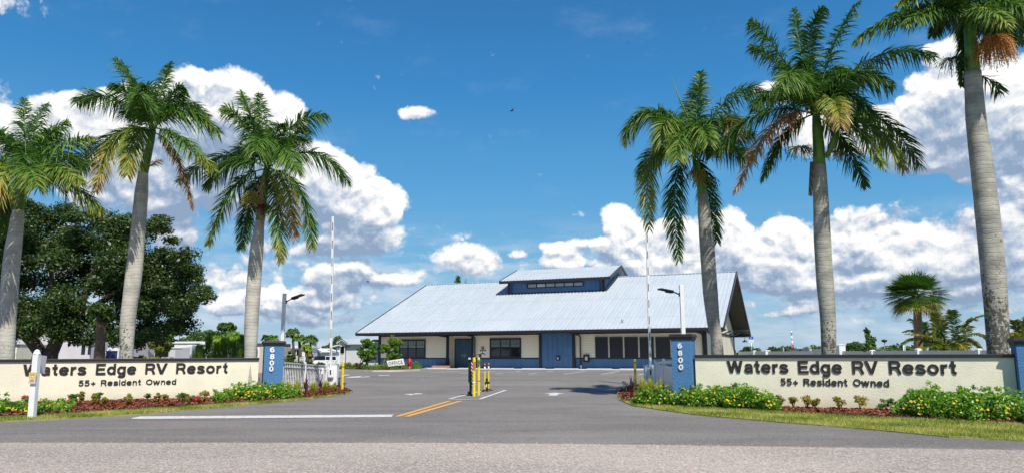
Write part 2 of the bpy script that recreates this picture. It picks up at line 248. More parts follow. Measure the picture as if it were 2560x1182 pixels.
MA = dict(
 asphalt=mat('asphalt', rough=.85, spec=.3, fn=asphalt_fn((.138, .124, .114), (.198, .179, .163), .30, 60, .55)),
 road=mat('road_aggregate', rough=.9, spec=.2, fn=asphalt_fn((.30, .245, .20), (.375, .305, .25), .6, 46, .2)),
 grass=mat('lawn', rough=.9, spec=.1, fn=vary((.20, .23, .05), (.42, .36, .15), 1.8, .5, 30, .03)),
 field=mat('field_grass', rough=.95, spec=.1, fn=vary((.17, .155, .11), (.14, .15, .08), .15)),
 mulch=mat('mulch', rough=.95, spec=.1, fn=vary((.10, .03, .017), (.20, .065, .035), 9, 1, 22, .05)),
 chip=mat('mulch_chip', rough=.9, spec=.1, fn=leaf_fn([(0, (.10, .03, .018)), (.5, (.18, .055, .03)), (1, (.34, .15, .09))], 0)),
 edging=mat('edging', (.02, .02, .02), .6),
 white_paint=mat('road_paint_white', rough=.7, fn=vary((.76, .75, .72), (.46, .45, .43), 7)),
 yellow_paint=mat('road_paint_yellow', rough=.7, fn=vary((.75, .40, .07), (.62, .33, .08), 6)),
 concrete=mat('concrete', rough=.85, fn=vary((.60, .57, .52), (.46, .44, .40), 1.5, .2)),
 pale=mat('pale_concrete', rough=.8, fn=vary((.78, .76, .72), (.66, .64, .60), 1.5, .2)),
 cream=mat('cream_stucco', rough=.85, spec=.25, fn=stucco_fn((.88, .82, .63), .3)),
 bluest=mat('blue_stucco', rough=.8, spec=.3, fn=stucco_fn((.085, .215, .42), .7)),
 coping=mat('dark_coping', (.022, .021, .026), .45),
 letter=mat('letter_face', rough=.5, fn=vary((.020, .016, .015), (.035, .026, .022), 3)),
 white=mat('white_vinyl', rough=.4, fn=vary((.84, .84, .82), (.76, .76, .74), 1.5)),
 siding=mat('cream_siding', rough=.65, fn=lap_fn((.84, .77, .60), .18)),
 bluesid=mat('blue_siding', rough=.55, fn=vary((.08, .185, .35), (.065, .16, .31), 1.2)),
 trim=mat('dark_trim', (.020, .019, .026), .4),
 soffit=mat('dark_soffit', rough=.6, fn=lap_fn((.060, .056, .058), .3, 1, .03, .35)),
 roof=mat('metal_roof', rough=.5, metal=.1, fn=roof_fn),
 glass=mat('dark_glass', (.012, .014, .017), .06, 0, .8),
 glassg=mat('shaded_glass', (.16, .22, .21), .15, 0, .8),
 screen=mat('window_screen', (.018, .017, .02), .35),
 door=mat('slate_blue_door', rough=.4, fn=vary((.06, .12, .19), (.05, .105, .17), 1)),
 metal=mat('brushed_metal', (.55, .56, .58), .35, .9),
 black=mat('black_plastic', (.015, .015, .016), .4),
 yellow=mat('safety_yellow', rough=.4, fn=vary((.85, .66, .015), (.78, .56, .012), 5)),
 red=mat('red_reflector', (.55, .035, .02), .35),
 hyd=mat('hydrant_red', rough=.35, fn=vary((.60, .02, .03), (.5, .015, .02), 3)),
 grey=mat('grey_panel', rough=.5, fn=vary((.42, .42, .44), (.36, .36, .38), .8)),
 lgrey=mat('light_grey_panel', rough=.5, fn=vary((.62, .62, .63), (.56, .56, .57), .8)),
 tan=mat('tan_wall', rough=.7, fn=vary((.58, .50, .40), (.52, .45, .36), 1)),
 plum=mat('pale_wall', rough=.6, fn=vary((.66, .63, .66), (.60, .57, .60), .6)),
 signblue=mat('sign_blue', (.01, .07, .42), .4), signy=mat('sign_yellow', rough=.5, fn=vary((.75, .55, .08), (.7, .45, .15), 8)), signp=mat('sign_faded', (.72, .55, .42), .5),
 porta=mat('navy_plastic', (.02, .035, .14), .5), wood=mat('weathered_wood', rough=.8, fn=vary((.36, .22, .13), (.28, .17, .10), 4)),
 rubber=mat('rubber', (.02, .02, .02), .8), paintw=mat('car_white', (.82, .82, .82), .18, 0, .6),
 shaft=mat('crownshaft', rough=.35, fn=vary((.12, .26, .03), (.06, .16, .02), 2.5)),
 seedo=mat('orange_seeds', rough=.6, fn=leaf_fn([(0, (.42, .16, .03)), (1, (.75, .42, .12))], .1)), seedy=mat('yellow_seeds', rough=.6, fn=leaf_fn([(0, (.20, .20, .02)), (1, (.45, .40, .05))], .1)), seedr=mat('dark_red_seeds', rough=.6, fn=leaf_fn([(0, (.07, .012, .012)), (1, (.16, .03, .025))], 0)),
 bark=mat('oak_bark', rough=.95, fn=vary((.065, .05, .04), (.12, .10, .08), 5, .8, 14, .04)),
 booted=mat('palm_boots', rough=.9, fn=vary((.30, .17, .10), (.16, .09, .06), 7, .9, 12, .05)),
 oak=mat('oak_leaf', rough=.45, fn=leaf_fn([(0, (.018, .042, .008)), (.5, (.045, .095, .016)), (1, (.12, .17, .035))], .22)),
 pine=mat('tree_leaf', rough=.6, fn=leaf_fn([(0, (.035, .075, .02)), (.5, (.07, .15, .03)), (1, (.16, .25, .06))], .25)),
 lime=mat('bright_leaf', rough=.5, fn=leaf_fn([(0, (.05, .14, .015)), (.5, (.13, .27, .02)), (1, (.32, .42, .04))], .3)),
 gold=mat('golden_leaf', rough=.5, fn=leaf_fn([(0, (.045, .09, .015)), (.4, (.13, .18, .02)), (.75, (.36, .27, .03)), (1, (.42, .17, .03))], .25)),
 palm=mat('palm_leaf', rough=.46, spec=.35, fn=leaf_fn([(0, (.022, .060, .014)), (.3, (.045, .12, .02)), (.55, (.115, .22, .03)), (.75, (.30, .31, .05)), (.9, (.36, .24, .10)), (1, (.38, .22, .13))], .22)),
 croton=mat('croton_leaf', rough=.45, fn=leaf_fn([(0, (.10, .13, .015)), (.5, (.28, .27, .03)), (.8, (.42, .30, .04)), (1, (.32, .10, .04))], .2)),
 ti=mat('ti_leaf', rough=.35, fn=leaf_fn([(0, (.05, .018, .02)), (1, (.14, .05, .045))], .15)),
 blade=mat('striped_leaf', rough=.4, fn=leaf_fn([(0, (.12, .24, .02)), (.5, (.45, .48, .06)), (1, (.72, .66, .15))], .3)),
 sunleaf=mat('ground_leaf', rough=.42, fn=leaf_fn([(0, (.035, .12, .012)), (.5, (.12, .29, .025)), (1, (.36, .52, .06))], .28)),
 petal=mat('yellow_petal', (.85, .56, .01), .5), eye=mat('flower_eye', (.10, .05, .01), .7), pink=mat('pink_petal', rough=.5, fn=leaf_fn([(0, (.40, .03, .08)), (1, (.65, .10, .18))], .3)),
 gblade=mat('grass_blade', rough=.6, fn=leaf_fn([(0, (.10, .19, .02)), (.5, (.30, .34, .05)), (1, (.62, .54, .24))], .3)),
)
def trunk_fn(t, b, c1=(.60, .56, .47, 1), c2=(.42, .40, .34, 1)):
    p = oc(t); sx = t.new('ShaderNodeSeparateXYZ'); t.put(sx.inputs[0], t.v('ADD', p, t.v('MULTIPLY', t.noise(p, 2.0, 3, .5, 0, True), (.0, .0, .22)))); z = sx.outputs[2]
    ring = t.ss(t.m('ABSOLUTE', t.m('SUBTRACT', t.m('FRACT', t.m('MULTIPLY', z, 8.0)), .5)), .36, .5)
    at_ = t.new('ShaderNodeAttribute', attribute_name='tint').outputs['Fac']
    a = t.mix(t.ss(t.noise(t.v('MULTIPLY', p, (1, 1, 2.2)), 1.4, 5, .6), .34, .66), c1, c2)
    a = t.mix(t.m('MULTIPLY', t.ss(t.noise(t.v('MULTIPLY', p, (2.5, 2.5, .5)), 1.5, 4, .6), .5, .75), .55), a, (.24, .25, .17, 1))
    a = t.mix(t.m('MULTIPLY', ring, t.m('MULTIPLY', t.noise(p, 1.3, 3), .40)), a, (.16, .145, .12, 1))
    fl = t.noise(t.v('MULTIPLY', p, (1, 1, .62)), 17, 3, .6); cl = t.noise(p, 2.6, 3, .6); k = t.m('ADD', fl, t.m('MULTIPLY', t.m('SUBTRACT', cl, .5), .5)); k = t.m('ADD', k, t.m('MULTIPLY', t.m('SUBTRACT', at_, 1.), .45))
    fk = t.ss(k, .565, .61); a = t.mix(t.m('MULTIPLY', fk, .85), a, (.07, .065, .045, 1)); t.put(b.inputs['Base Color'], a)
    bump(t, b, t.m('ADD', t.m('MULTIPLY', ring, -.25), t.m('ADD', t.m('MULTIPLY', fk, .8), t.m('MULTIPLY', t.noise(p, 30, 3), .35))), .8, .025)
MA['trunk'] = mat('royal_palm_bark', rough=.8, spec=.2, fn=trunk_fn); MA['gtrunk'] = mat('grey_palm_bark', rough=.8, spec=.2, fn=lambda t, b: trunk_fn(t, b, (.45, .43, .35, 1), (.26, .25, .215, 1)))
def car_stripe(t, b): pass

# ------------------------------------------------------------------ ground, roads
def frange(a, b, n): return [a+(b-a)*i/n for i in range(n+1)]
def sheet(name, xs, ys, dz, m_, zf=gz):
    mb = MB(); V = [(x, y, zf(y)+dz) for y in ys for x in xs]; n = len(xs)
    mb.add(V, [(j*n+i, j*n+i+1, (j+1)*n+i+1, (j+1)*n+i) for j in range(len(ys)-1) for i in range(n-1)], 0, 0, True); return tag(obj(name, mb, m_), kind='structure')
sheet('ground', [-3000, -600, -120, -50, 0, 50, 120, 600, 3000], [-60, 0, 12, 25]+frange(30, 60, 15)+frange(62, 96, 12)+[120, 200, 500, 1200, 4500], -.06, MA['field'])
sheet('driveway', frange(-90, 90, 12), [8, 12, 20, 26]+frange(30, 61.5, 21), 0., MA['asphalt'])
rb = [G(x, y) for x, y in ((-900, 1092), (-300, 1102), (0, 1106.5), (500, 1106.5), (1000, 1107), (1500, 1110), (2000, 1117), (2560, 1125.5), (2900, 1131), (3600, 1145))]
edge = []
for a, b in zip(rb, rb[1:]):
    n = max(2, int((b-a).length/.12))
    for i in range(n): p = a.lerp(b, i/n); edge.append((p.x, p.y+random.gauss(0, .014), .008))
mb = MB(); n = len(edge); V = edge+[(x, -25, .008) for x, y, z in edge]; mb.add(V, [(i, i+1, n+i+1, n+i)[::-1] for i in range(n-1)])
tag(obj('road', mb, MA['road']), kind='structure')

mb = MB(); V = []; Fs = []; T = []
for i in range(2600):
    k = random.randrange(len(edge)); x, y, _ = edge[k]
    if not -11 < x < 11: continue
    y += random.expovariate(5)*random.choice((-.4, 1)); r = random.uniform(.004, .011); o = len(V); z = .009; V += [(x-r, y, z), (x, y-r, z), (x+r, y, z), (x, y+r, z), (x, y, z+r)]; Fs += [(o, o+1, o+4), (o+1, o+2, o+4), (o+2, o+3, o+4), (o+3, o, o+4)]
mb.add(V, Fs); tag(obj('loose_gravel', mb, MA['road']), 'loose pale stones along the edge where the road meets the driveway', 'gravel', kind='stuff')
def flat(px, dz, mb=None, mi=0):
    mb = mb or MB(); pts = [G(x, y, dz) for x, y in px]; a = sum(pts[i].x*pts[(i+1) % len(pts)].y-pts[(i+1) % len(pts)].x*pts[i].y for i in range(len(pts)))
    mb.poly(pts if a > 0 else pts[::-1], mi); return mb
def marking(name, polys, m_, label, cat, group=None):
    mb = MB()
    for p in polys: flat(p, .009, mb)
    return tag(obj(name, mb, m_), label, cat, group)
marking('stop_line', [[(330, 1043.5), (352, 1039.5), (985, 1035), (978, 1041), (330, 1046)]], MA['white_paint'], 'long thin white stop line painted across the entry lane', 'road marking')
marking('centre_line', [[(984, 1040), (1000, 1040), (1130, 1001), (1119, 1001)]], MA['yellow_paint'], 'left stripe of the double yellow line in front of the gate island', 'road marking', 'double yellow line')
marking('centre_line', [[(1006, 1040), (1024, 1040), (1158, 1001), (1146, 1001)]], MA['yellow_paint'], 'right stripe of the double yellow line in front of the gate island', 'road marking', 'double yellow line')
marking('lane_arrow', [[(1008, 983.5), (1030, 986.8), (1032, 984.8), (1050, 984.2), (1059, 982.4), (1040, 981.6), (1034, 983.2)]], MA['white_paint'], 'white painted arrow in the left lane beside the gate island', 'road marking')
marking('lane_arrow', [[(1358, 983.2), (1387, 980.2), (1414, 983.2), (1398, 983.6), (1391, 987.8), (1370, 987.5), (1376, 983.6)]], MA['white_paint'], 'white painted arrow in the right lane at the palm shadow', 'road marking')
isl = [(1118, 997), (1178, 982), (1211, 974.5), (1254, 974), (1268, 975), (1204, 997.5), (1150, 998.6)]
ip = [G(*p) for p in isl]; cc = sum(ip, Vector())/len(ip)
def offs(pts, d):
    out = []; n = len(pts)
    for i in range(n):
        a, b, c = pts[i-1], pts[i], pts[(i+1) % n]; e1 = (b-a).normalized(); e2 = (c-b).normalized(); n1 = Vector((-e1.y, e1.x, 0)); n2 = Vector((-e2.y, e2.x, 0)); m_ = (n1+n2).normalized()
        k = 1/max(.35, m_.dot(n1)); q = b+m_*d*k; out.append(q)
    return out
s_ = 1 if offs(ip, .1)[0].x > ip[0].x else -1
inn = offs(ip, s_*.14); mb = MB(); n = len(ip); V = [p+Vector((0, 0, .012)) for p in ip]+[p+Vector((0, 0, .012)) for p in inn]; mb.add(V, [(i, (i+1) % n, n+(i+1) % n, n+i) for i in range(n)])
tag(obj('island_outline', mb, MA['white_paint']), 'white outline painted round the narrow gate island', 'road marking')
# parking lines and wheel stops before the building
pl = [((1075, 931.5), (1150, 927)), ((1154, 933.8), (1238, 927)), ((1238, 934.8), (1304, 926.5)), ((1321, 934.8), (1383, 926.5)), ((1409, 934.8), (1465, 927)), ((1503, 935.5), (1550, 927)), ((1505-0, 935.6), (1505, 935.5))][:6]+[((1598, 936), (1640, 927.5))]
for i, (a, b) in enumerate(pl):
    A = G(*a); B = G(*b); d = (B-A).normalized(); nn = Vector((-d.y, d.x, 0))*.06; mb = MB(); mb.poly([A-nn+Vector((0, 0, .012)), A+nn+Vector((0, 0, .012)), B+nn+Vector((0, 0, .012)), B-nn+Vector((0, 0, .012))][::-1])
    tag(obj('parking_line', mb, MA['white_paint']), ['first', 'second', 'third', 'fourth', 'fifth', 'sixth', 'seventh'][i]+' white parking bay line from the left, before the long building', 'road marking', 'white parking lines before the building')
mk = [((850, 936.3), (868, 935.2), (876, 936.4), (858, 938)), ((870, 941), (905, 938.6), (900, 941.5), (922, 939.4), (926, 941.2), (880, 943.2)), ((862, 943), (880, 941.6), (884, 942.6), (866, 944)), ((944, 936.5), (957, 937), (972, 936), (975, 937.2), (950, 938.4))]
for i, p in enumerate(mk): marking('ground_lettering', [p], MA['white_paint'], ['short white dash painted beside the yellow bollard at the left barrier', 'worn white lettering on the asphalt left of the planting bed', 'small white paint mark nearest the left barrier cabinet', 'worn white lettering in front of the planting bed kerb'][i], 'road marking', 'worn white lettering on the lot')

# ------------------------------------------------------------------ sign wall geometry
LA = Vector((-17.07, 24.4, 0)); LB = Vector((-9.4, 27.5, 0)); RA = Vector((5.46, 22.2, 0)); RB = Vector((12.7, 18.8, 0))
def inpoly(p, poly):
    r = False; j = len(poly)-1
    for i in range(len(poly)):
        a, b = poly[i], poly[j]
        if (a.y > p[1]) != (b.y > p[1]) and p[0] < (b.x-a.x)*(p[1]-a.y)/(b.y-a.y)+a.x: r = not r
        j = i
    return r
def scatter(poly, n):
    x0, x1 = min(p.x for p in poly), max(p.x for p in poly); y0, y1 = min(p.y for p in poly), max(p.y for p in poly); out = []
    while len(out) < n:
        q = (random.uniform(x0, x1), random.uniform(y0, y1))
        if inpoly(q, poly): out.append(q)
    return out
ld = (LB-LA).normalized(); rd = (RB-RA).normalized()
LV = [G(x, y) for x, y in ((-500, 1080), (-200, 1070), (0, 1054), (110, 1049.5), (250, 1041.5), (340, 1036), (430, 1029), (520, 1021.5), (620, 1012), (700, 1006), (780, 997), (850, 987.5), (884, 981))]
RV = [G(x, y) for x, y in ((1542, 985), (1550, 1000), (1580, 1014), (1660, 1026), (1740, 1037), (1850, 1047), (1960, 1056.5), (2080, 1066), (2186, 1075), (2372, 1093), (2560, 1103), (2900, 1130))]
LM = [G(x, y) for x, y in ((-500, 1066), (-200, 1056), (0, 1046), (80, 1043), (150, 1038.5), (300, 1028), (450, 1020), (560, 1011.5), (640, 1006), (700, 1003), (770, 996), (840, 988), (880, 981))]
RM = [G(x, y) for x, y in ((1545, 985), (1552, 998), (1585, 1010), (1650, 1014.5), (1740, 1019), (1850, 1025.5), (1950, 1031), (2040, 1037.5), (2120, 1042), (2186, 1045.5), (2300, 1050), (2430, 1056), (2560, 1063), (2900, 1085))]
lback = [Vector((-9.2, 37, 0)), LB+Vector((.2, 1.2, 0)), LA+Vector((-.4, 1.2, 0)), LA-ld*9+Vector((0, 1.5, 0))]
ltip = [G(872, 975), G(845, 966)]; rtip = [G(1556, 975), G(1575, 965)]
rback = [Vector((6.9, 37, 0)), RA+Vector((.0, 1.2, 0)), RB+Vector((0, 1.2, 0)), RB+rd*6+Vector((0, 1.5, 0))]
def patch(name, poly, z, m_, kind='structure'):
    mb = MB(); a = sum(poly[i].x*poly[(i+1) % len(poly)].y-poly[(i+1) % len(poly)].x*poly[i].y for i in range(len(poly))); pp = poly if a > 0 else poly[::-1]
    pp = [Vector((p.x, p.y, gz(p.y)+z)) for p in pp]
    b = bmesh.new(); f = b.faces.new([b.verts.new(p) for p in pp]); bmesh.ops.triangulate(b, faces=[f]); b.verts.index_update()
    mb.add([v.co.copy() for v in b.verts], [tuple(v.index for v in q.verts) for q in b.faces])
    n = len(pp); V = pp+[p-Vector((0, 0, z+.03)) for p in pp]; mb.add(V, [(i, n+i, n+(i+1) % n, (i+1) % n) for i in range(n)]); b.free()
    return tag(obj(name, mb, m_), kind=kind)
patch('grass_verge', LV+ltip+lback, .025, MA['grass']); patch('grass_verge', RV+rback[::-1]+rtip[::-1], .025, MA['grass'])
patch('mulch_bed', LM+ltip+lback, .06, MA['mulch']); patch('mulch_bed', RM+rback[::-1]+rtip[::-1], .06, MA['mulch'])
def chips(poly, n, near):
    mb = MB(); V = []; T = []
    for x, y in scatter(poly, n):
        a = random.uniform(0, pi); l = random.uniform(.025, .07); w_ = random.uniform(.008, .02); c = Vector((x, y, .065+random.uniform(0, .035))); d = Vector((cos(a), sin(a), random.uniform(-.5, .5)))*l; e = Vector((-sin(a), cos(a), random.uniform(-.7, .7)))*w_
        V += [c-d-e, c+d-e, c+d+e, c-d+e]; T += [random.random()]*4
    return mb.add(V, [tuple(range(4*i, 4*i+4)) for i in range(n)], 0, T)
lmz = LM[1:]+ltip+[LB+Vector((.6, .6, 0)), LB, LA, LA-ld*3]; rmz = RM[:-1]+[RB+rd*1, RB, RA, RA+Vector((-.6, .8, 0))]+rtip[::-1]
tag(obj('mulch_chips', chips(lmz, 11000, 0), MA['chip']), 'red brown bark chips on the bed before the left sign wall', 'mulch', kind='stuff'); tag(obj('mulch_chips', chips(rmz, 10000, 0), MA['chip']), 'red brown bark chips on the bed before the right sign wall', 'mulch', kind='stuff')
def edging(pts, label):
    mb = MB(); q = [Vector((p.x, p.y, gz(p.y)+.05+random.uniform(-.006, .006))) for p in pts]
    mb.tube(q, .035, 8); tag(obj('bed_edging', mb, MA['edging']), label, 'edging')
edging([G(835, 962)]+[ltip[1], ltip[0]]+LM[::-1], 'black plastic edging round the mulch bed of the left sign wall'); edging([rtip[1], rtip[0]]+RM, 'black plastic edging round the mulch bed of the right sign wall')
def grass(polys, n, label, h=(.03, .09)):
    V = []; T = []; Fs = []; k = 0
    for poly, nn in polys:
        for x, y in scatter(poly, nn):
            a = random.uniform(0, 2*pi); hh = random.uniform(*h); wv = random.uniform(.005, .011); d = Vector((cos(a), sin(a), 0)); c = Vector((x, y, .02)); tp = c+Vector((random.gauss(0, .03), random.gauss(0, .03), hh))
            V += [c-d*wv, c+d*wv, tp]; r = min(1, max(0, random.gauss(.55+.40*sin(x*2.1)*cos(y*3+x), .25))); T += [r*.8, r*.8, r]; Fs.append((k, k+1, k+2)); k += 3
    mb = MB(); mb.add(V, Fs, 0, T); return tag(obj('grass', mb, MA['gblade']), label, 'grass', kind='stuff')
gl = LV[1:]+LM[1:][::-1]; gr = RV[:-1]+RM[:-1][::-1]
grass([(gl, 20000)], 0, 'yellow green grass strip along the left bed'); grass([(gr, 34000)], 0, 'yellow green grass strip along the right bed')

# ------------------------------------------------------------------ lettering
def text_parts(body, bold, spacing=1.0):
    """flat glyph polygons of a text, split per letter, as (verts, faces) with unit cap height"""
    c = bpy.data.curves.new('t', 'FONT'); c.body = body; c.size = 1; c.offset = bold; c.space_character = spacing; c.resolution_u = 3
    o = bpy.data.objects.new('t', c); COL.objects.link(o); dg = bpy.context.evaluated_depsgraph_get(); me = o.evaluated_get(dg).to_mesh()
    V = [v.co.copy() for v in me.vertices]; Fs = [tuple(p.vertices) for p in me.polygons]
    par = list(range(len(V)))
    def find(i):
        while par[i] != i: par[i] = par[par[i]]; i = par[i]
        return i
    for f in Fs:
        for i in f[1:]: par[find(i)] = find(f[0])
    isl_ = {}
    for f in Fs: isl_.setdefault(find(f[0]), []).append(f)
    gs = []
    for fs in isl_.values():
        ids = {i for f in fs for i in f}; x0 = min(V[i].x for i in ids); x1 = max(V[i].x for i in ids); gs.append([x0, x1, fs])
    gs.sort(key=lambda q: q[0]); out = []
    for q in gs:
        if out and q[0] < out[-1][1]-.06: out[-1][1] = max(out[-1][1], q[1]); out[-1][2] += q[2]
        else: out.append(q)
    o.evaluated_get(dg).to_mesh_clear(); bpy.data.objects.remove(o); bpy.data.curves.remove(c)
    res = []
    for x0, x1, fs in out:
        ids = sorted({i for f in fs for i in f}); mp = {i: k for k, i in enumerate(ids)}; res.append(([V[i] for i in ids], [tuple(mp[i] for i in f) for f in fs]))
    X0 = min(v.x for a, _ in res for v in a); X1 = max(v.x for a, _ in res for v in a)
    return res, X0, X1
def extrude_glyph(mb, V, Fs, fn, depth, mi=0):
    """fn maps (x, y, d) to the world; d = distance out of the wall"""
    n = len(V); A = [fn(v.x, v.y, depth) for v in V]; B = [fn(v.x, v.y, 0) for v in V]; cnt = {}
    for f in Fs:
        for i in range(len(f)): e = (f[i], f[(i+1) % len(f)]); cnt[e] = cnt.get(e, 0)+1
    sides = [(a, n+a, n+b, b) for (a, b) in cnt if (b, a) not in cnt]
    mb.add(A+B, list(Fs)+sides, mi); return mb
CAPH = .73
def _el(cx, cy, rx, ry): return [(cx+rx*cos(2*pi*i/22), cy+ry*sin(2*pi*i/22)) for i in range(22)]+['c']
GL = dict(W=[[(.08, 1), (.33, .05), (.62, .95), (.91, .05), (1.16, 1)]], a=[[(.12, .52), (.2, .64), (.36, .66), (.52, .63), (.58, .5), (.58, .3), (.59, .0)], [(.58, .40), (.3, .38), (.13, .30), (.11, .18), (.2, .09), (.36, .08), (.56, .2)]],
 t=[[(.25, .98), (.25, .2), (.32, .1), (.46, .09)], [(.03, .66), (.45, .66)]], e=[[(.1, .37), (.68, .37)], [(.66, .37), (.62, .55), (.5, .64), (.37, .66), (.2, .6), (.1, .45), (.1, .28), (.2, .13), (.37, .08), (.52, .10), (.64, .2)]],
 r=[[(.12, 0), (.12, .74)], [(.12, .42), (.2, .58), (.32, .65), (.46, .66)]], s=[[(.59, .52), (.5, .63), (.34, .66), (.18, .63), (.12, .53), (.2, .43), (.36, .38), (.52, .32), (.6, .22), (.52, .11), (.34, .08), (.16, .11), (.08, .22)]],
 E=[[(.12, 0), (.12, 1)], [(.12, .91), (.80, .91)], [(.12, .51), (.74, .51)], [(.12, .09), (.82, .09)]], d=[_el(.35, .37, .26, .29), [(.61, 0), (.61, 1)]], g=[_el(.35, .37, .26, .29), [(.61, .74), (.61, .3), (.61, .0), (.58, -.12), (.48, -.19), (.3, -.20), (.12, -.13)]],
 R=[[(.12, 0), (.12, 1)], [(.12, .91), (.4, .91), (.6, .9), (.71, .82), (.74, .7), (.7, .57), (.58, .49), (.4, .48), (.12, .48)], [(.45, .48), (.62, .40), (.70, .2), (.78, 0)]], V=[[(.05, 1), (.42, .04), (.79, 1)]], o=[_el(.38, .37, .29, .29)],
 n=[[(.12, 0), (.12, .74)], [(.12, .46), (.2, .6), (.36, .66), (.5, .62), (.58, .5), (.58, .3), (.58, 0)]], i=[[(.1, 0), (.1, .74)], [(.1, .82), (.1, 1)]], O=[_el(.5, .5, .40, .41)], w=[[(.05, .74), (.27, .04), (.48, .68), (.69, .04), (.91, .74)]],
 **{'5': [[(.66, .91), (.2, .91), (.15, .48)], [(.15, .50), (.28, .58), (.42, .59), (.57, .52), (.64, .36), (.57, .16), (.4, .08), (.24, .09), (.09, .2)]], '+': [[(.1, .38), (.72, .38)], [(.41, .06), (.41, .70)]], '6': [_el(.38, .32, .26, .24), [(.12, .34), (.13, .6), (.22, .8), (.36, .9), (.5, .9), (.62, .8)]], '8': [_el(.38, .71, .22, .20), _el(.38, .28, .26, .20)], '0': [_el(.38, .5, .27, .41)]})
def stroke_letters(body, spacing=.11, T=.185, word=.62):
    out = []; x = 0
    for ch in body:
        if ch == ' ': x += word; continue
        polys = []; mx = 0
        if ch in 'WVw':
            st = GL[ch][0]; hi = .74 if ch == 'w' else 1.; ys = [hi, 0]; t_ = T*.60
            for i in range(len(st)-1):
                (xa_, _), (xb_, _) = st[i], st[i+1]; ya, yb = (hi, 0) if i % 2 == 0 else (0, hi); V = [Vector((xa_-t_, ya, 0)), Vector((xa_+t_, ya, 0)), Vector((xb_+t_, yb, 0)), Vector((xb_-t_, yb, 0))]
                polys.append((V, [(3, 2, 1, 0) if ya > yb else (0, 1, 2, 3)])); mx = max([mx]+[v.x for v in V])
            out.append((x, polys)); x += mx+spacing; continue
        for st in GL[ch]:
            closed = st[-1] == 'c'; p = [Vector((a, b, 0)) for a, b in (st[:-1] if closed else st)]
            if not closed and len(p) >= 6:
                q = []
                for i in range(len(p)-1):
                    p0, p1, p2, p3 = p[max(i-1, 0)], p[i], p[i+1], p[min(i+2, len(p)-1)]
                    for k in range(3): u = k/3; q.append(.5*((2*p1)+(p2-p0)*u+(2*p0-5*p1+4*p2-p3)*u*u+(-p0+3*p1-3*p2+p3)*u**3))
                p = q+[p[-1]]
            n = len(p); A = []; Bq = []
            for i in range(n):
                a = p[i-1] if (i or closed) else None; c = p[(i+1) % n] if (i < n-1 or closed) else None; e1 = (p[i]-a).normalized() if a is not None else (c-p[i]).normalized(); e2 = (c-p[i]).normalized() if c is not None else e1
                n1 = Vector((-e1.y, e1.x, 0)); n2 = Vector((-e2.y, e2.x, 0)); m_ = (n1+n2).normalized(); k = min(1.9, 1/max(.3, m_.dot(n1)))*T/2; A.append(p[i]+m_*k); Bq.append(p[i]-m_*k)
            if ch in 'WVw':      # flat feet and heads
                lo, hi = 0, (.74 if ch == 'w' else 1.)
                for L in (A, Bq):
                    for v in L: v.y = min(hi, max(lo, v.y))
            m = n if closed else n-1; polys.append((A+Bq, [(n+i, n+(i+1) % n, (i+1) % n, i) for i in range(m)])); mx = max([mx]+[v.x for v in A+Bq])
        out.append((x, polys)); x += mx+spacing
    return out, x-spacing
def strokes_on(body, place, parent, m_, depth, k, world=True, name='letter', **kw):
    """place(x, y, d) -> point; one mesh per letter"""
    L, Wt = stroke_letters(body, **kw)
    for x0, polys in L:
        mb = MB()
        for j, (V, Fs) in enumerate(polys): extrude_glyph(mb, V, Fs, lambda x, y, e: place((x0+x)/Wt, y, e), depth+j*.0012)
        obj(name, mb, m_, parent, world=world)
def wall_text(body, parent, O, d, nrm, s0, s1, z0, cap, depth=.05, gap=.0, bold=.03, name='letter', mat_=None, spacing=1.12):
    strokes_on(body, lambda x, y, e: O+d*(s0+x*(s1-s0))+nrm*(gap+e)+Vector((0, 0, z0+y*cap)), parent, mat_ or MA['letter'], depth, 1, name=name, T=bold)
def along(px, py, O, d):   # distance along a vertical wall plane through O, direction d, and height z
    r = ray(px, py); n = Vector((d.y, -d.x, 0)); t = (O-Vector((0, 0, CZ))).dot(n)/r.dot(n); p = Vector((0, 0, CZ))+r*t; return (p-O).dot(d), p.z

def sign_wall(O, E, ext0, ext1, top, label, tx, sub):
    d = (E-O).normalized(); nrm = Vector((d.y, -d.x, 0)); L = (E-O).length; t = empty('sign_wall', O, label, 'sign wall', 'pair of entrance sign walls')
    def bx(a, b, f0, f1, z0, z1):
        mb = MB(); V = [O+d*s+nrm*f+Vector((0, 0, z)) for z in (z0, z1) for s, f in ((a, f1), (b, f1), (b, f0), (a, f0))]; mb.add(V, [(3, 2, 1, 0), (4, 5, 6, 7), (0, 1, 5, 4), (1, 2, 6, 5), (2, 3, 7, 6), (3, 0, 4, 7)]); return mb
    obj('wall_panel', bx(-ext0, L+ext1, -.22, 0, -.05, top-.09), MA['cream'], t); obj('coping', bx(-ext0-.01, L+ext1+.01, -.27, .055, top-.09, top), MA['coping'], t, bevel=.008)
    for body, a, b, py0, py1, px_ in (tx, sub):
        s0, _ = along(a, py0, O, d); s1, _ = along(b, py0, O, d); zb = along(px_, py1, O, d)[1]; zt = along(px_, py0, O, d)[1]
        wall_text(body, t, O, d, nrm, s0, s1, zb, zt-zb, depth=.022, gap=.003, bold=.20 if body[0] == 'W' else .165)
    return t
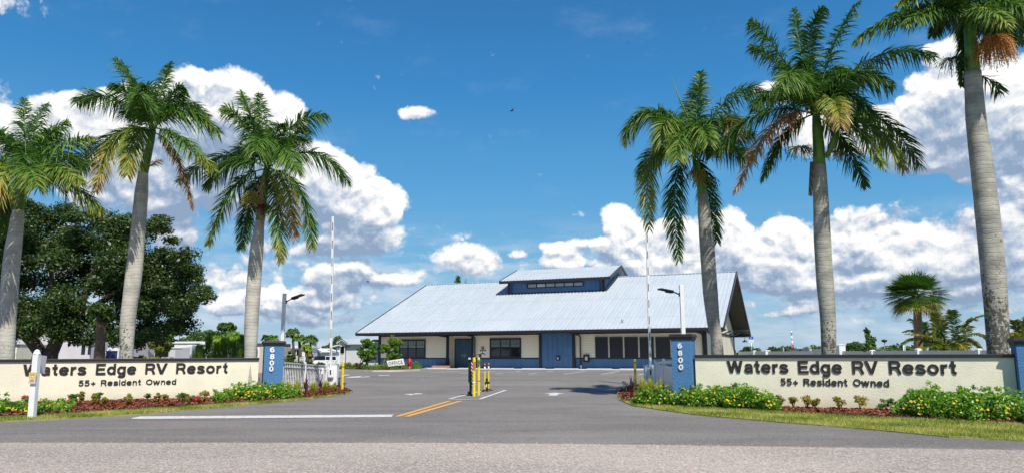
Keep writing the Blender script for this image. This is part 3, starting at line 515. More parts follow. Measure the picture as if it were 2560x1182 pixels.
# left wall also reaches out of frame; right one starts at the numbered pillar
sign_wall(LA, LB, 9, -.0, 1.472, 'long cream stucco entrance sign wall with dark lettering, beside the white post', ('Waters Edge RV Resort', 60, 570, 907, 933.5, 400), ('55+ Resident Owned', 197, 441, 947.5, 961.5, 320))
sign_wall(RA, RB, 0, 0, 1.53, 'cream stucco entrance sign wall between two blue pillars, lettering over shrubs', ('Waters Edge RV Resort', 1818, 2389, 901, 932.5, 2100), ('55+ Resident Owned', 1951, 2222, 945.5, 963, 2080))
def pillar(O, d, w_, top, label, numpx=None, back=.0):
    """O = left front corner, d = direction of the wall"""
    nrm = Vector((d.y, -d.x, 0)); t = empty('entrance_pillar', O, label, 'pillar', 'blue stucco entrance pillars')
    def bx(mb, a, z0, z1):
        V = [O+d*s+nrm*f+Vector((0, 0, z)) for z in (z0, z1) for s, f in ((-a, a), (w_+a, a), (w_+a, -w_-a), (-a, -w_-a))]; mb.add(V, [(3, 2, 1, 0), (4, 5, 6, 7), (0, 1, 5, 4), (1, 2, 6, 5), (2, 3, 7, 6), (3, 0, 4, 7)]); return mb
    obj('shaft', bx(MB(), 0, -.05, top-.17), MA['bluest'], t, bevel=.01)
    cp = MB(); bx(cp, .03, top-.17, top-.10); bx(cp, .06, top-.10, top-.035); bx(cp, .035, top-.035, top); obj('cap', cp, MA['coping'], t, bevel=.01)
    if numpx:
        for ch, (x0, x1, y0, y1) in zip('6800', numpx):
            s0 = along(x0, y0, O, d)[0]; s1 = along(x1, y0, O, d)[0]; z1 = along(x0, y0, O, d)[1]; z0 = along(x0, y1, O, d)[1]
            wall_text(ch, t, O, d, nrm, s0, s1, z0, z1-z0, depth=.03, gap=.008, bold=.24, name='numeral', mat_=MA['white'])
    return t
po = at(657.5, 950, 27.35); LP = Vector((po.x, po.y, 0))
pillar(LP, ld, .70, 2.09, 'blue pillar with white number 6800 at the end of the left sign wall', [(675, 687, 867, 879.5), (675, 686.5, 883.5, 896.5), (674, 685.5, 900, 912.5), (673, 684, 914.5, 927.5)])
po = at(1681, 950, 22.35); RP = Vector((po.x, po.y, 0))
pillar(RP, rd, .60, 2.15, 'blue pillar with white number 6800 at the gate end of the right sign wall', [(1694.5, 1705, 857, 870), (1695.5, 1706, 875, 888), (1696, 1707.5, 892.5, 906), (1697, 1708.5, 910, 923.5)])
po = RB+rd*.02; nr = Vector((rd.y, -rd.x, 0)); pillar(po+nr*.30, rd, .75, 1.93, 'plain blue pillar at the far right end of the right sign wall')

# ------------------------------------------------------------------ building
A0 = .383; BO = Vector((13.64, 52.24, 0)); L_, D_, OV, EL, ER = 26.74, 20.73, 1.73, 1.19, 1.46; ZE, ZR, SLAB = 3.30, 8.28, .43
bu = Vector((cos(A0), -sin(A0), 0)); bv = Vector((sin(A0), cos(A0), 0))
def ub(px, py, v=0.):
    r = ray(px, py); O = BO+bv*v; n = bv; t = (O-Vector((0, 0, CZ))).dot(n)/r.dot(n); p = Vector((0, 0, CZ))+r*t; return (p-O).dot(bu), p.z
B = empty('community_building', BO, 'long cream and blue building with pale ribbed metal roof and dormer', 'building', rz=-A0)
def U(px, v=0., py=880): return ub(px, py, v)[0]
def bpart(name, mb, m_, parent=B, bevel=0., label=None):
    o = obj(name, mb, m_, parent, world=False, bevel=bevel, label=label); return o
ZT = ub(1400, 894.5)[1]    # water table
ztop = 3.6
uL, uR = -L_, 0.
d0, d1 = U(1121), U(1180)       # door recess
c0, c1 = U(1352), U(1436)       # projecting blue bay
mb = MB(); mb.box(uL, d0, 0, .25, ZT, ztop); mb.box(d1, c0, 0, .25, ZT, ztop); mb.box(c1, uR, 0, .25, ZT, ztop)
mb.box(d0-.2, d1+.2, .9, 1.1, SLAB, ztop); mb.box(d0-.2, d0, .25, .9, SLAB, ztop); mb.box(d1, d1+.2, .25, .9, SLAB, ztop)
bpart('front_wall', mb, MA['siding'])
mb = MB()
for a, b in ((uL, d0), (d1, c0), (c1, uR)):
    mb.box(a, b, 0, .25, SLAB-.6, ZT-.05)
    x = a+.2
    while x < b-.1: mb.box(x-.02, x+.02, -.022, -.001, SLAB, ZT-.06); x += .4
bpart('wainscot', mb, MA['bluesid'])
mb = MB(); mb.box(c0, c1, -.12, .2, SLAB-.3, 3.25)
x = c0+.2
while x < c1-.1: mb.box(x-.02, x+.02, -.142, -.121, SLAB, 3.25); x += .4
bpart('blue_bay', mb, MA['bluesid'])
mb = MB()
for a, b in ((uL, d0), (d1, c0), (c1, uR)): mb.box(a, b, -.035, .02, ZT-.05, ZT+.04)
bpart('belt_course', mb, MA['trim'])
# side walls (gable end right, lit) and back
def gable(x0, x1, m_, name):
    mb = MB(); pts = [(x0, .26, SLAB-.6), (x0, D_-.01, SLAB-.6), (x0, D_-.01, 3.45), (x0, D_/2, 3.45+(ZR-ZE)/(D_/2+OV)*(D_/2)-.05), (x0, .26, 3.55)]; mb.prism(pts, (x1-x0, 0, 0)); return bpart(name, mb, m_)
gable(-.25, -.001, MA['siding'], 'gable_wall'); gable(uL+.001, uL+.25, MA['siding'], 'gable_wall')
mb = MB(); mb.box(uL+.26, -.26, D_-.25, D_-.02, SLAB-.6, 3.5); bpart('rear_wall', mb, MA['siding'])
# posts
for px, wd in ((949, .22), (1119, .22), (1181.5, .18), (1352.5, .22), (1435.5, .22), (1763, .30)):
    u = U(px); v0 = -.16 if 1340 < px < 1450 else -.06
    mb = MB(); mb.box(u-wd/2, u+wd/2, v0, .05 if px != 949 else .3, SLAB-.1, 3.25); bpart('corner_post', mb, MA['trim'])
# roof
sl_ = (ZR-ZE)/(D_/2+OV); xa, xb = uL-EL, ER; ve, vr, vb = -OV, D_/2, D_+OV
def roofz(v): return ZE+sl_*(v+OV) if v <= D_/2 else ZR-sl_*(v-D_/2)
mb = MB(); th = .06
for (va, vb_) in ((ve, vr), (vb, vr)):
    za = roofz(va); V = [(xa, va, za), (xb, va, za), (xb, vb_, ZR), (xa, vb_, ZR)]; V += [(x, y, z-th) for x, y, z in V]
    fs = [(0, 1, 2, 3), (7, 6, 5, 4), (0, 4, 5, 1), (1, 5, 6, 2), (3, 2, 6, 7), (0, 3, 7, 4)]
    mb.add(V, fs if va < vb_ else [f[::-1] for f in fs])
rf = bpart('roof', mb, MA['roof'])
mb = MB(); x = xa+.12
while x < xb-.05:
    for (va, vb_) in ((ve, vr), (vb, vr)):
        z0 = roofz(va); V = []
        for (v_, z_) in ((va, z0), (vb_, ZR)): V += [(x-.045, v_, z_+.001), (x-.028, v_, z_+.062), (x+.012, v_, z_+.062), (x+.022, v_, z_+.001)]
        fs = [(0, 4, 5, 1), (1, 5, 6, 2), (2, 6, 7, 3), (0, 1, 2, 3), (7, 6, 5, 4)]; mb.add(V, [f[::-1] for f in fs] if va < vb_ else fs)
    x += .305
bpart('ribs', mb, MA['roof'], rf)
mb = MB(); mb.slant((xa, vr, ZR+.02), (xb, vr, ZR+.02), .3, .05); bpart('ridge_cap', mb, MA['roof'], rf)
# fascia, rakes, soffit, gutter
mb = MB(); mb.box(xa-.03, xb+.03, ve-.14, ve-.005, ZE-.20, ZE-.015); mb.box(xa, xb, ve+.0, ve+.04, ZE-.24, ZE-.07); bpart('gutter', mb, MA['trim'], bevel=.02)
mb = MB(); mb.box(xa, xb, vb-.04, vb+.1, ZE-.24, ZE-.03); bpart('gutter', mb, MA['trim'])
for x in (xa-.02, xb+.02):
    mb = MB()
    for va in (ve-.02, vb+.02): mb.slant((x, va, ZE-.10), (x, vr, ZR-.08), .07, .28)
    bpart('rake_board', mb, MA['trim'])
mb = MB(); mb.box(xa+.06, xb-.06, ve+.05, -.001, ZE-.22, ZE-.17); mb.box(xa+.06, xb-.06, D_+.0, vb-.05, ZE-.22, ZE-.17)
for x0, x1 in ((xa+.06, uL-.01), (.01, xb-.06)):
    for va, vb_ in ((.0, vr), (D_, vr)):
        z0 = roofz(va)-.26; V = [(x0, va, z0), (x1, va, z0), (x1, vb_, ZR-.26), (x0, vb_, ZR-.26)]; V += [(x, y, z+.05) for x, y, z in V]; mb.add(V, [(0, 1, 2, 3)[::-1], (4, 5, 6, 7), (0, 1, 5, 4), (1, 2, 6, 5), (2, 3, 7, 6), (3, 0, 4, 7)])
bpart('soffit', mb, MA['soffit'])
mb = MB()
for v0, v1 in ((-.3, -.03),): mb.box(uL, uR, -.02, .0, 3.0, 3.10)
bpart('frieze_board', mb, MA['trim'])
# windows of the front
def window(x0, x1, y0, y1, cols, kind, v=0., hb=.035):
    u0, zt_ = ub(x0, y0, v); u1, _ = ub(x1, y0, v); zb = ub((x0+x1)/2, y1, v)[1]; zt_ = ub((x0+x1)/2, y0, v)[1]; mb = MB(); fwid = .11 if kind != 'strip' else .06; y_ = v-.07
    mb.box(u0, u1, y_, v+.0-.002, zt_-fwid, zt_); mb.box(u0, u1, y_, v-.002, zb, zb+fwid); mb.box(u0, u0+fwid, y_+.001, v-.002, zb+fwid, zt_-fwid); mb.box(u1-fwid, u1, y_+.001, v-.002, zb+fwid, zt_-fwid)
    W_ = (u1-u0-2*fwid)
    for i in range(1, cols): x = u0+fwid+W_*i/cols; mb.box(x-.045, x+.045, y_+.01, v-.002, zb+fwid, zt_-fwid)
    if kind == 'sash': zm = zb+(zt_-zb)*.53; mb.box(u0+fwid, u1-fwid, y_+.014, v-.003, zm-.03, zm+.03)
    w_ = bpart('window', mb, MA['trim'])
    for i in range(cols):
        a = u0+fwid+W_*i/cols+(.046 if i else .001); b = u0+fwid+W_*(i+1)/cols-(.046 if i < cols-1 else .001)
        if kind == 'sash':
            p = MB(); p.box(a, b, v-.035, v-.01, zb+fwid+.001, zm-.031); bpart('pane', p, MA['glass'], w_)
            p = MB(); p.box(a, b, v-.035, v-.01, zm+.031, zt_-fwid-.001); bpart('pane', p, MA['glassg'], w_)
            p = MB(); zc = zt_-fwid-(zt_-zm)*.48; p.box(a+.01, b-.01, v-.045, v-.036, zc-.012, zc+.012)
            for q in (1, 2): x = a+(b-a)*q/3; p.box(x-.012, x+.012, v-.046, v-.0361, zc+.013, zt_-fwid-.002)
            bpart('muntin', p, MA['trim'], w_)
        else:
            p = MB(); p.box(a, b, v-.035, v-.01, zb+fwid+.001, zt_-fwid-.001); bpart('pane', p, MA['screen'] if kind == 'dark' else MA['glassg'], w_)
window(998, 1064.5, 848, 894.6, 3, 'sash'); window(1225, 1303, 844.5, 893.5, 3, 'sash')
for x0, x1 in ((1488, 1519.5), (1524, 1556.5), (1561, 1594.5), (1599, 1634), (1638.5, 1675)): window(x0, x1, 841.5, 894.5, 1, 'dark')
# door
u0 = U(1137, .9); u1 = U(1181, .9)+.1; zd = ub(1158, 846, .9)[1]
mb = MB(); mb.box(u0, u0+.07, .84, .9, SLAB, zd); mb.box(u1-.07, u1, .84, .9, SLAB, zd); mb.box(u0+.07, u1-.07, .84, .9, zd-.07, zd); dr = bpart('door', mb, MA['trim']); um = (u0+u1)/2
for a, b, sx in ((u0+.08, um-.012, 1), (um+.012, u1-.08, -1)):
    p = MB(); p.box(a, b, .85, .88, SLAB+.02, zd-.08); lf = bpart('door_leaf', p, MA['door'], dr); h = MB(); hx = b-.09 if sx > 0 else a+.09; h.tube([(hx, .83, SLAB+1.02), (hx-sx*.14, .81, SLAB+1.02)], .018, 8); h.box(hx-.03, hx+.03, .835, .85, SLAB+.9, SLAB+1.12); bpart('handle', h, MA['metal'], lf)
# gable-end door
mb = MB(); mb.box(.001, .05, 6.4, 7.5, SLAB, SLAB+2.15); gd = bpart('door', mb, MA['trim']); p = MB(); p.box(.05, .07, 6.48, 7.42, SLAB+.02, SLAB+2.08); bpart('door_leaf', p, mat('pale_blue_door', (.14, .28, .42), .4), gd)
for v_ in (.12, D_-.15):
    mb = MB(); mb.box(.001, .07, v_-.12, v_+.28, SLAB-.3, 3.2); bpart('corner_post', mb, MA['trim'])
mb = MB(); mb.box(.002, .06, .4, D_-.3, 3.02, 3.2); bpart('belt_course', mb, MA['trim'])
for v_ in (1.5, 5.5, 9.5, 13.5, 17.5):
    mb = MB(); mb.slant((.03, v_, 3.0), (.9, v_, roofz(v_) if v_ < 0 else 3.35), .1, .1); bpart('bracket', mb, MA['trim'])
# barn lamp on the far corner
mb = MB(); q = (1.0, D_+.4, 0); mb.tube([(1.0, D_+.4, 3.02), (1.0, D_+.4, 2.75)], .02, 6); mb.lathe([(.03, 2.78), (.08, 2.74), (.24, 2.60), (.25, 2.56)], q, 14); bpart('barn_lamp', mb, MA['trim'])
# downspouts
for px, v_ in ((1125, .5), (1187, -.1), (1451, -.1), (1758, -.12)):
    u = U(px, v_); mb = MB(); mb.tube([(u-.35, ve+.05, ZE-.2), (u-.32, ve+.2, ZE-.27), (u-.05, v_-.1, 2.93), (u, v_, 2.75), (u, v_, SLAB+.15)], .055, 8); bpart('downspout', mb, MA['trim'])
u = U(1452, -.1); mb = MB(); mb.tube([(u, -.1, SLAB), (u, -.1, SLAB+.28)], .075, 10); bpart('downspout_shoe', mb, MA['white'])
for px, py, s in ((1395.5, 894.5, .16), (1465.5, 895, .28)):
    u, z = ub(px, py, -.14); v_ = -.142 if px < 1430 else -.035; mb = MB(); mb.box(u-s/1.2, u+s/1.2, v_-.08, v_-.001, z-s, z+s); mb.box(u-s/3, u+s/3, v_-.10, v_-.081, z-s/2, z+s/2, 1); bpart('utility_box', mb, [MA['black'], MA['lgrey']])
# street number and round emblem by the door
u, z = ub(1207, 868.5); mb = MB()
mb.add([(u+.12*cos(2*pi*i/24), -.04, z+.12*sin(2*pi*i/24)) for i in range(24)]+[(u+.12*cos(2*pi*i/24), -.001, z+.12*sin(2*pi*i/24)) for i in range(24)], [tuple(range(24))]+[(i, i+24, (i+1) % 24+24, (i+1) % 24) for i in range(24)])
mb.box(u-.05, u+.05, -.048, -.041, z-.02, z+.03, 1); bpart('emblem', mb, [mat('emblem_red', (.28, .03, .03), .5), MA['white']])
ua, za = ub(1200.5, 877.5); ub_, _ = ub(1214.5, 877.5); zc = ub(1207, 872.5)[1]
strokes_on('6800', lambda x, y, e: Vector((ua+x*(ub_-ua), -.002-e, za+y*(zc-za))), B, MA['letter'], .02, 1, world=False, name='numeral', spacing=.3)
# dormer
def roof_hit(px, py):
    r = ray(px, py); o = Vector((0, 0, CZ))-BO; ou, ov, oz = o.dot(bu), o.dot(bv), o.z; ru, rv, rz_ = r.dot(bu), r.dot(bv), r.z
    t = (ZE+sl_*(ov+OV)-oz)/(rz_-sl_*rv); return ou+ru*t, ov+rv*t
ul, vl = roof_hit(1271, 735); ur, vr2 = roof_hit(1511, 727); VF = (vl+vr2)/2
print('dormer', ul, vl, ur, vr2)
zde = ub(1523, 690.5, VF-.55)[1]; xe = ub(1524, 690, VF-.55)[0]; xw = ub(1249.5, 702, VF-.55)[0]; zdr = ub(1540, 664, D_/2)[1]; print(zde, xe, xw, zdr, ub(1280, 677, D_/2)); dsl = (zdr-zde)/(D_/2-VF+.55)
mb = MB(); wallz = roofz(VF); ztp = zde+dsl*.55-.05
mb.prism([(ul, VF, wallz-.1), (ul, D_-VF, wallz-.1), (ul, D_-VF, ztp), (ul, D_/2, zdr-.1), (ul, VF, ztp)], (ur-ul, 0, 0))
x = ul+.35
while x < ur-.2: mb.box(x-.02, x+.02, VF-.03, VF-.001, wallz, ztp); x += .45
y = VF+.45
while y < D_/2: mb.box(ur+.001, ur+.03, y-.02, y+.02, roofz(y), zdr-.12-dsl*(D_/2-y)); y += .45
dm = bpart('dormer', mb, MA['bluesid'])
mb = MB()
for va, sgn in ((VF-.55, 1), (D_-VF+.55, -1)):
    V = [(xw, va, zde), (xe, va, zde), (xe, D_/2, zdr), (xw, D_/2, zdr)]; V += [(a, b, c-.06) for a, b, c in V]; fs = [(0, 1, 2, 3), (7, 6, 5, 4), (0, 4, 5, 1), (1, 5, 6, 2), (3, 2, 6, 7), (0, 3, 7, 4)]; mb.add(V, fs if sgn > 0 else [f[::-1] for f in fs])
x = xw+.12
while x < xe-.05:
    V = []
    for (v_, z_) in ((VF-.55, zde), (D_/2, zdr)): V += [(x-.045, v_, z_+.001), (x-.028, v_, z_+.062), (x+.012, v_, z_+.062), (x+.022, v_, z_+.001)]
    mb.add(V, [f[::-1] for f in [(0, 4, 5, 1), (1, 5, 6, 2), (2, 6, 7, 3)]]); x += .305
bpart('dormer_roof', mb, MA['roof'], dm)
mb = MB(); mb.box(xw-.02, xe+.02, VF-.70, VF-.555, zde-.24, zde-.01)
for x in (xw-.03, xe+.03):
    for va in (VF-.57, D_-VF+.57): mb.slant((x, va, zde-.10), (x, D_/2, zdr-.08), .07, .26)
mb.box(ul-.02, ul+.18, VF-.06, VF-.031, wallz, ztp); mb.box(ur-.18, ur+.02, VF-.06, VF-.031, wallz, ztp); mb.box(ul, ur, VF-.05, VF-.03, wallz-.05, wallz+.08)
mb.box(ur+.001, ur+.04, VF, VF+.2, wallz, ztp)
mb.tube([(ul+.35, VF-.5, zde-.2), (ul+.35, VF-.12, zde-.45), (ul+.35, VF-.12, wallz+.1)], .05, 8); mb.tube([(ur-.35, VF-.5, zde-.2), (ur-.35, VF-.12, zde-.45), (ur-.35, VF-.12, wallz+.1)], .05, 8)
bpart('dormer_trim', mb, MA['trim'], dm)
a, zt_ = ub(1318.5, 708, VF); b, _ = ub(1459, 703, VF); zt_ = ub(1390, 705.5, VF)[1]; zb = ub(1390, 717.5, VF)[1]
mb = MB(); mb.box(a, b, VF-.07, VF-.032, zt_-.07, zt_); mb.box(a, b, VF-.07, VF-.032, zb, zb+.07)
for i in range(7): x = a+.04+(b-a-.08)*i/6; mb.box(x-.05, x+.05, VF-.069, VF-.033, zb+.071, zt_-.071)
bpart('strip_window', mb, MA['trim'], dm)
for i in range(6): x = a+.04+(b-a-.08)*i/6; x2 = a+.04+(b-a-.08)*(i+1)/6; mb = MB(); mb.box(x+.051, x2-.051, VF-.055, VF-.034, zb+.072, zt_-.072); bpart('dormer_pane', mb, MA['lgrey'] if i == 1 else MA['grey'], dm)
mb = MB(); u, v_ = roof_hit(1556, 806); mb.tube([(u, v_, roofz(v_)), (u, v_, roofz(v_)+.2)], .06, 8); mb.lathe([(.1, 0), (.1, .04), (.0, .08)], (u, v_, roofz(v_)+.2), 8); bpart('vent_pipe', mb, MA['metal'])
# sidewalk in front with kerb
mb = MB(); V = [BO+bu*a+bv*b for a, b in ((-L_-2.5, -2.3), (3.0, -2.3), (3.0, .5), (-L_-2.5, .5))]; mb.prism([Vector((p.x, p.y, .36)) for p in V], (0, 0, .07)); tag(obj('sidewalk', mb, MA['pale']), kind='structure')
mb = MB(); V = [BO+bu*a+bv*b for a, b in ((-L_+.2, .3), (-.3, .3), (-.3, D_-.3), (-L_+.2, D_-.3))]; 
ws = [(1123-8, 1165), (1152+3, 1190), (1187+40, 1281), (1305, 1361), (1386, 1444), (1469, 1527), (1553, 1610), (1636, 1690)]
wm = MB(); wm.prism([(-.9, -.08, 0), (.9, -.08, 0), (.9, .08, 0), (-.9, .08, 0)], (0, 0, .12)); proto = None
ordn = ['leftmost', 'second', 'third', 'fourth', 'fifth', 'sixth', 'seventh', 'eighth']
for i, px in enumerate((1090, 1173, 1256, 1334, 1416, 1498, 1581, 1662)):
    u = U(px, -2.75, 925); p = BO+bu*u+bv*-2.75
    if proto is None: o = proto = obj('wheel_stop', wm, MA['pale'], bevel=.02)
    else: o = proto.copy(); COL.objects.link(o)
    o.location = (p.x, p.y, gz(p.y)); o.rotation_euler = (0, 0, -A0); tag(o, ordn[i]+' white concrete wheel stop from the left, along the building sidewalk', 'wheel stop', 'wheel stops along the building')
# bench/planter step by the entrance
u = U(1108, -.5); mb = MB(); p = BO+bu*u-bv*.5; t = empty('wooden_planter', (p.x, p.y, SLAB), 'low brown wooden box left of the entrance door', 'planter', rz=-A0); mb.box(-.9, .6, -.25, .25, 0, .22); obj('planter_box', mb, MA['wood'], t, world=False, bevel=.02); mb = MB(); mb.box(-.85, .55, -.2, .2, .221, .235); obj('soil', mb, MA['mulch'], t, world=False)

# ------------------------------------------------------------------ gate furniture
def bollard(px, pyt, pyb, wd, label, bands=(), capm=None, group='yellow safety bollards', foot=False, Y=None):
    b = G(px, pyb, 0) if Y is None else at(px, pyb, Y); b.z = gz(b.y); H = at(px, pyt, b.y).z-b.z; r = wd/2; t = empty('bollard', b, label, 'bollard', group)
    mb = MB(); mb.tube([(b.x, b.y, b.z), (b.x, b.y, b.z+H-.03)], r, 16, cap=False); mb.lathe([(r, H-.03), (r*.8, H-.008), (0, H)], b, 16); obj('post', mb, MA['yellow'], t)
    for z0, z1, m_ in bands:
        mb = MB(); mb.tube([(b.x, b.y, b.z+H*z0), (b.x, b.y, b.z+H*z1)], r+.004, 16); obj('band', mb, MA[m_], t)
    if foot:
        mb = MB(); mb.lathe([(.17, 0), (.17, .03), (r+.02, .06), (r+.01, .09)], b, 14); obj('base', mb, MA['black'], t)
    return b
bollard(1185, 892.5, 989.6, .115, 'thick yellow bollard with two tall red reflectors, front of the island', [(.755, .765, 'yellow'), (.335, .36, 'white')])
b = G(1185, 989.6); t = [o for o in bpy.data.objects if o.name.startswith('bollard') and o.type == 'EMPTY'][-1]
for dx in (-.028, .028): mb = MB(); mb.box(b.x+dx-.02, b.x+dx+.02, b.y-.068, b.y-.03, .98, 1.28); obj('reflector', mb, MA['red'], t)
bollard(1196.5, 892.5, 987, .105, 'thick yellow bollard with one thin red band, second on the island', [(.365, .385, 'red')])
bollard(1212, 908, 977.5, .06, 'slim yellow delineator with red top, left of the black card post', [(.9, .985, 'red'), (.74, .88, 'white')], foot=True, group='slim yellow delineators on the island')
bollard(1221.5, 907, 975.5, .06, 'slim yellow delineator with red top, right of the black card post', [(.9, .985, 'red'), (.74, .88, 'white')], foot=True, group='slim yellow delineators on the island')
bollard(855.5, 902.5, 976, .115, 'yellow bollard with a red band beside the left barrier gate', [(.80, .84, 'red'), (.48, .5, 'white')])
bollard(1589, 897, 966, .115, 'yellow bollard with a red band beside the right barrier gate', [(.86, .9, 'red')])
# keypad pedestal
b = G(1176.5, 988); t = empty('keypad_pedestal', b, 'black keypad pedestal with diagonal striped guard and camera arm on the island', 'pedestal')
Hk = at(1176, 888, b.y).z
mb = MB(); mb.box(b.x-.045, b.x+.045, b.y-.04, b.y+.04, 0, .5); mb.box(b.x-.09, b.x+.02, b.y-.06, b.y+.06, .5, Hk-.1); obj('post', mb, MA['black'], t)
mb = MB(); mb.box(b.x-.13, b.x+.13, b.y-.13, b.y+.13, .001, .05); mb.box(b.x-.12, b.x-.02, b.y-.06, b.y+.06, .05, .16); obj('base', mb, MA['black'], t)
mb = MB(); mb.box(b.x-.10, b.x+.02, b.y-.14, b.y+.05, Hk-.16, Hk-.05); obj('card_reader', mb, MA['black'], t, bevel=.01); mb = MB(); mb.box(b.x-.085, b.x+.01, b.y-.15, b.y-.141, Hk-.14, Hk-.08); obj('reader_screen', mb, MA['lgrey'], t)
mb = MB(); x0, x1 = b.x+.025, b.x+.085; z = .32
mb.box(x0, x1, b.y-.03, b.y+.02, .3, 1.24, 0)
while z < 1.18: mb.poly([(x0+.001, b.y-.034, z+.09), (x1-.001, b.y-.034, z), (x1-.001, b.y-.034, z+.06), (x0+.001, b.y-.034, z+.15)], 1); z += .135
obj('striped_guard', mb, [MA['black'], MA['white']], t)
mb = MB(); a = Vector((b.x-.02, b.y, Hk-.02)); zc = at(1205, 884, b.y).z; mb.tube([a, a+Vector((.06, 0, .05)), (b.x+.38, b.y, zc-.01)], .014, 8); obj('camera_arm', mb, MA['black'], t)
mb = MB(); mb.box(b.x+.32, b.x+.41, b.y-.06, b.y+.05, zc-.13, zc-.01); mb.slant((b.x+.34, b.y, zc-.02), (b.x+.47, b.y-.05, zc+.03), .03, .03); mb.slant((b.x+.44, b.y-.03, zc+.06), (b.x+.55, b.y-.06, zc-.03), .07, .03); obj('security_camera', mb, MA['black'], t)
b = G(1217, 977.5); t = empty('card_post', b, 'short black post with white label between the slim delineators', 'post'); mb = MB(); mb.box(b.x-.045, b.x+.045, b.y-.045, b.y+.045, 0, .56); mb.box(b.x-.08, b.x+.12, b.y-.06, b.y+.05, .33, .42); obj('post', mb, MA['black'], t, bevel=.01); mb = MB(); mb.box(b.x-.03, b.x+.01, b.y-.05, b.y-.0455, .19, .31); obj('white_label', mb, MA['white'], t)
# barriers
def barrier(px, pytop, xtop, Y, box, label, side):
    z0 = gz(Y); p = at(px, 955, Y); t = empty('barrier_gate', (p.x, p.y, z0), label, 'barrier gate', 'raised barrier gates')
    mb = MB(); a = at(box[0], 930, Y+.3).x; b_ = at(box[1], 930, Y+.3).x; zt = at(px, box[2], Y).z; mb.box(a, b_, Y+.08, Y+.50, z0, zt); obj('cabinet', mb, MA['white'], t, bevel=.02)
    mb = MB(); mb.box(a-.01, b_+.01, Y+.07, Y+.51, zt+.001, zt+.03); obj('cabinet_lid', mb, MA['white'], t)
    tp = at(xtop, pytop, Y); hb = at(px, box[2]+16, Y); mb = MB(); mb.slant((hb.x, Y, hb.z), (tp.x, Y, tp.z), .10, .13, upv=(0, 1, 0)); obj('arm', mb, MA['white'], t, bevel=.01)
    k = .1; tape = bpy.data.materials.get('dark_red_tape') or mat('dark_red_tape', (.10, .03, .03), .4)
    while k < .97:
        q0 = hb.lerp(tp, k); q1 = hb.lerp(tp, k+.055); mb = MB(); mb.slant((q0.x, Y-.062, q0.z), (q1.x, Y-.062, q1.z), .035, .012, upv=(0, 1, 0)); k += .115; obj('arm_reflector', mb, tape, t)
    mb = MB(); mb.box(hb.x-.14, hb.x+.14, Y-.07, Y+.078, hb.z-.28, hb.z+.2); obj('arm_mount', mb, MA['white'], t, bevel=.06)
    mb = MB(); mb.box(hb.x-.03, hb.x+.03, Y-.08, Y-.0705, hb.z-.12, hb.z+.1); obj('mount_slot', mb, MA['black'], t)
barrier(827, 542, 832.5, 35.4, (815, 845, 913), 'raised white barrier arm with cabinet at the left gate by the picket fence', -1)
barrier(1626, 574, 1617, 34, (1611, 1641, 913), 'raised white barrier arm with cabinet at the right gate by the vinyl fence', 1)
mb = MB(); b = at(852-6, 965, 35); 
for px, Y, lb in ((848, 34.6, 'low black stub post beside the left barrier cabinet'), (1605, 31.5, 'low black stub post beside the right barrier cabinet')):
    b = at(px, 950, Y); mb = MB(); z0 = gz(Y); mb.tube([(b.x, Y, z0), (b.x, Y, z0+.42)], .045, 10); mb.lathe([(.05, .42), (.05, .46), (0, .47)], (b.x, Y, z0), 10); tag(obj('stub_post', mb, MA['black']), lb, 'post')
# light poles
def pole(px, pyt, Y, label, headpx, anglepx, flip):
    p = at(px, 880, Y); top = at(px, pyt, Y); tz = at(px+(5 if flip < 0 else -4), pyt, Y).z; t = empty('light_pole', (p.x, Y, 0), label, 'street light', 'white light poles behind the pillars')
    mb = MB(); mb.box(p.x-.065, p.x+.065, Y-.065, Y+.065, 0, tz); mb.box(p.x-.072, p.x+.072, Y-.072, Y+.072, tz+.001, tz+.03); obj('pole', mb, MA['white'], t, bevel=.01)
    a = at(headpx[0], headpx[1], Y); m_ = at(headpx[2], headpx[3], Y-.15); e = at(anglepx[0], anglepx[1], Y-.3)
    a.x = p.x+.066*(1 if flip > 0 else -1)
    mb = MB(); mb.tube([a, m_], .022, 8); mb.box(a.x-.03, a.x+.03, Y-.04, Y+.04, a.z-.06, a.z+.06); obj('arm', mb, MA['black'], t)
    mb = MB(); mb.slant(m_, e, .26, .05); d = (e-m_)*.45; mb.slant(m_-d*.05+Vector((0, 0, -.035)), m_+d+Vector((0, 0, -.035)), .2, .06); obj('lamp_head', mb, MA['black'], t, bevel=.01)
pole(705, 735, 28.6, 'white square light pole with black lamp behind the left numbered pillar', (713, 754, 732, 744.5), (757.5, 735.5), 1)
pole(1710, 714, 24.2, 'white square light pole with black lamp behind the right numbered pillar', (1704, 735.5, 1680, 727.5), (1648, 721.5), -1)
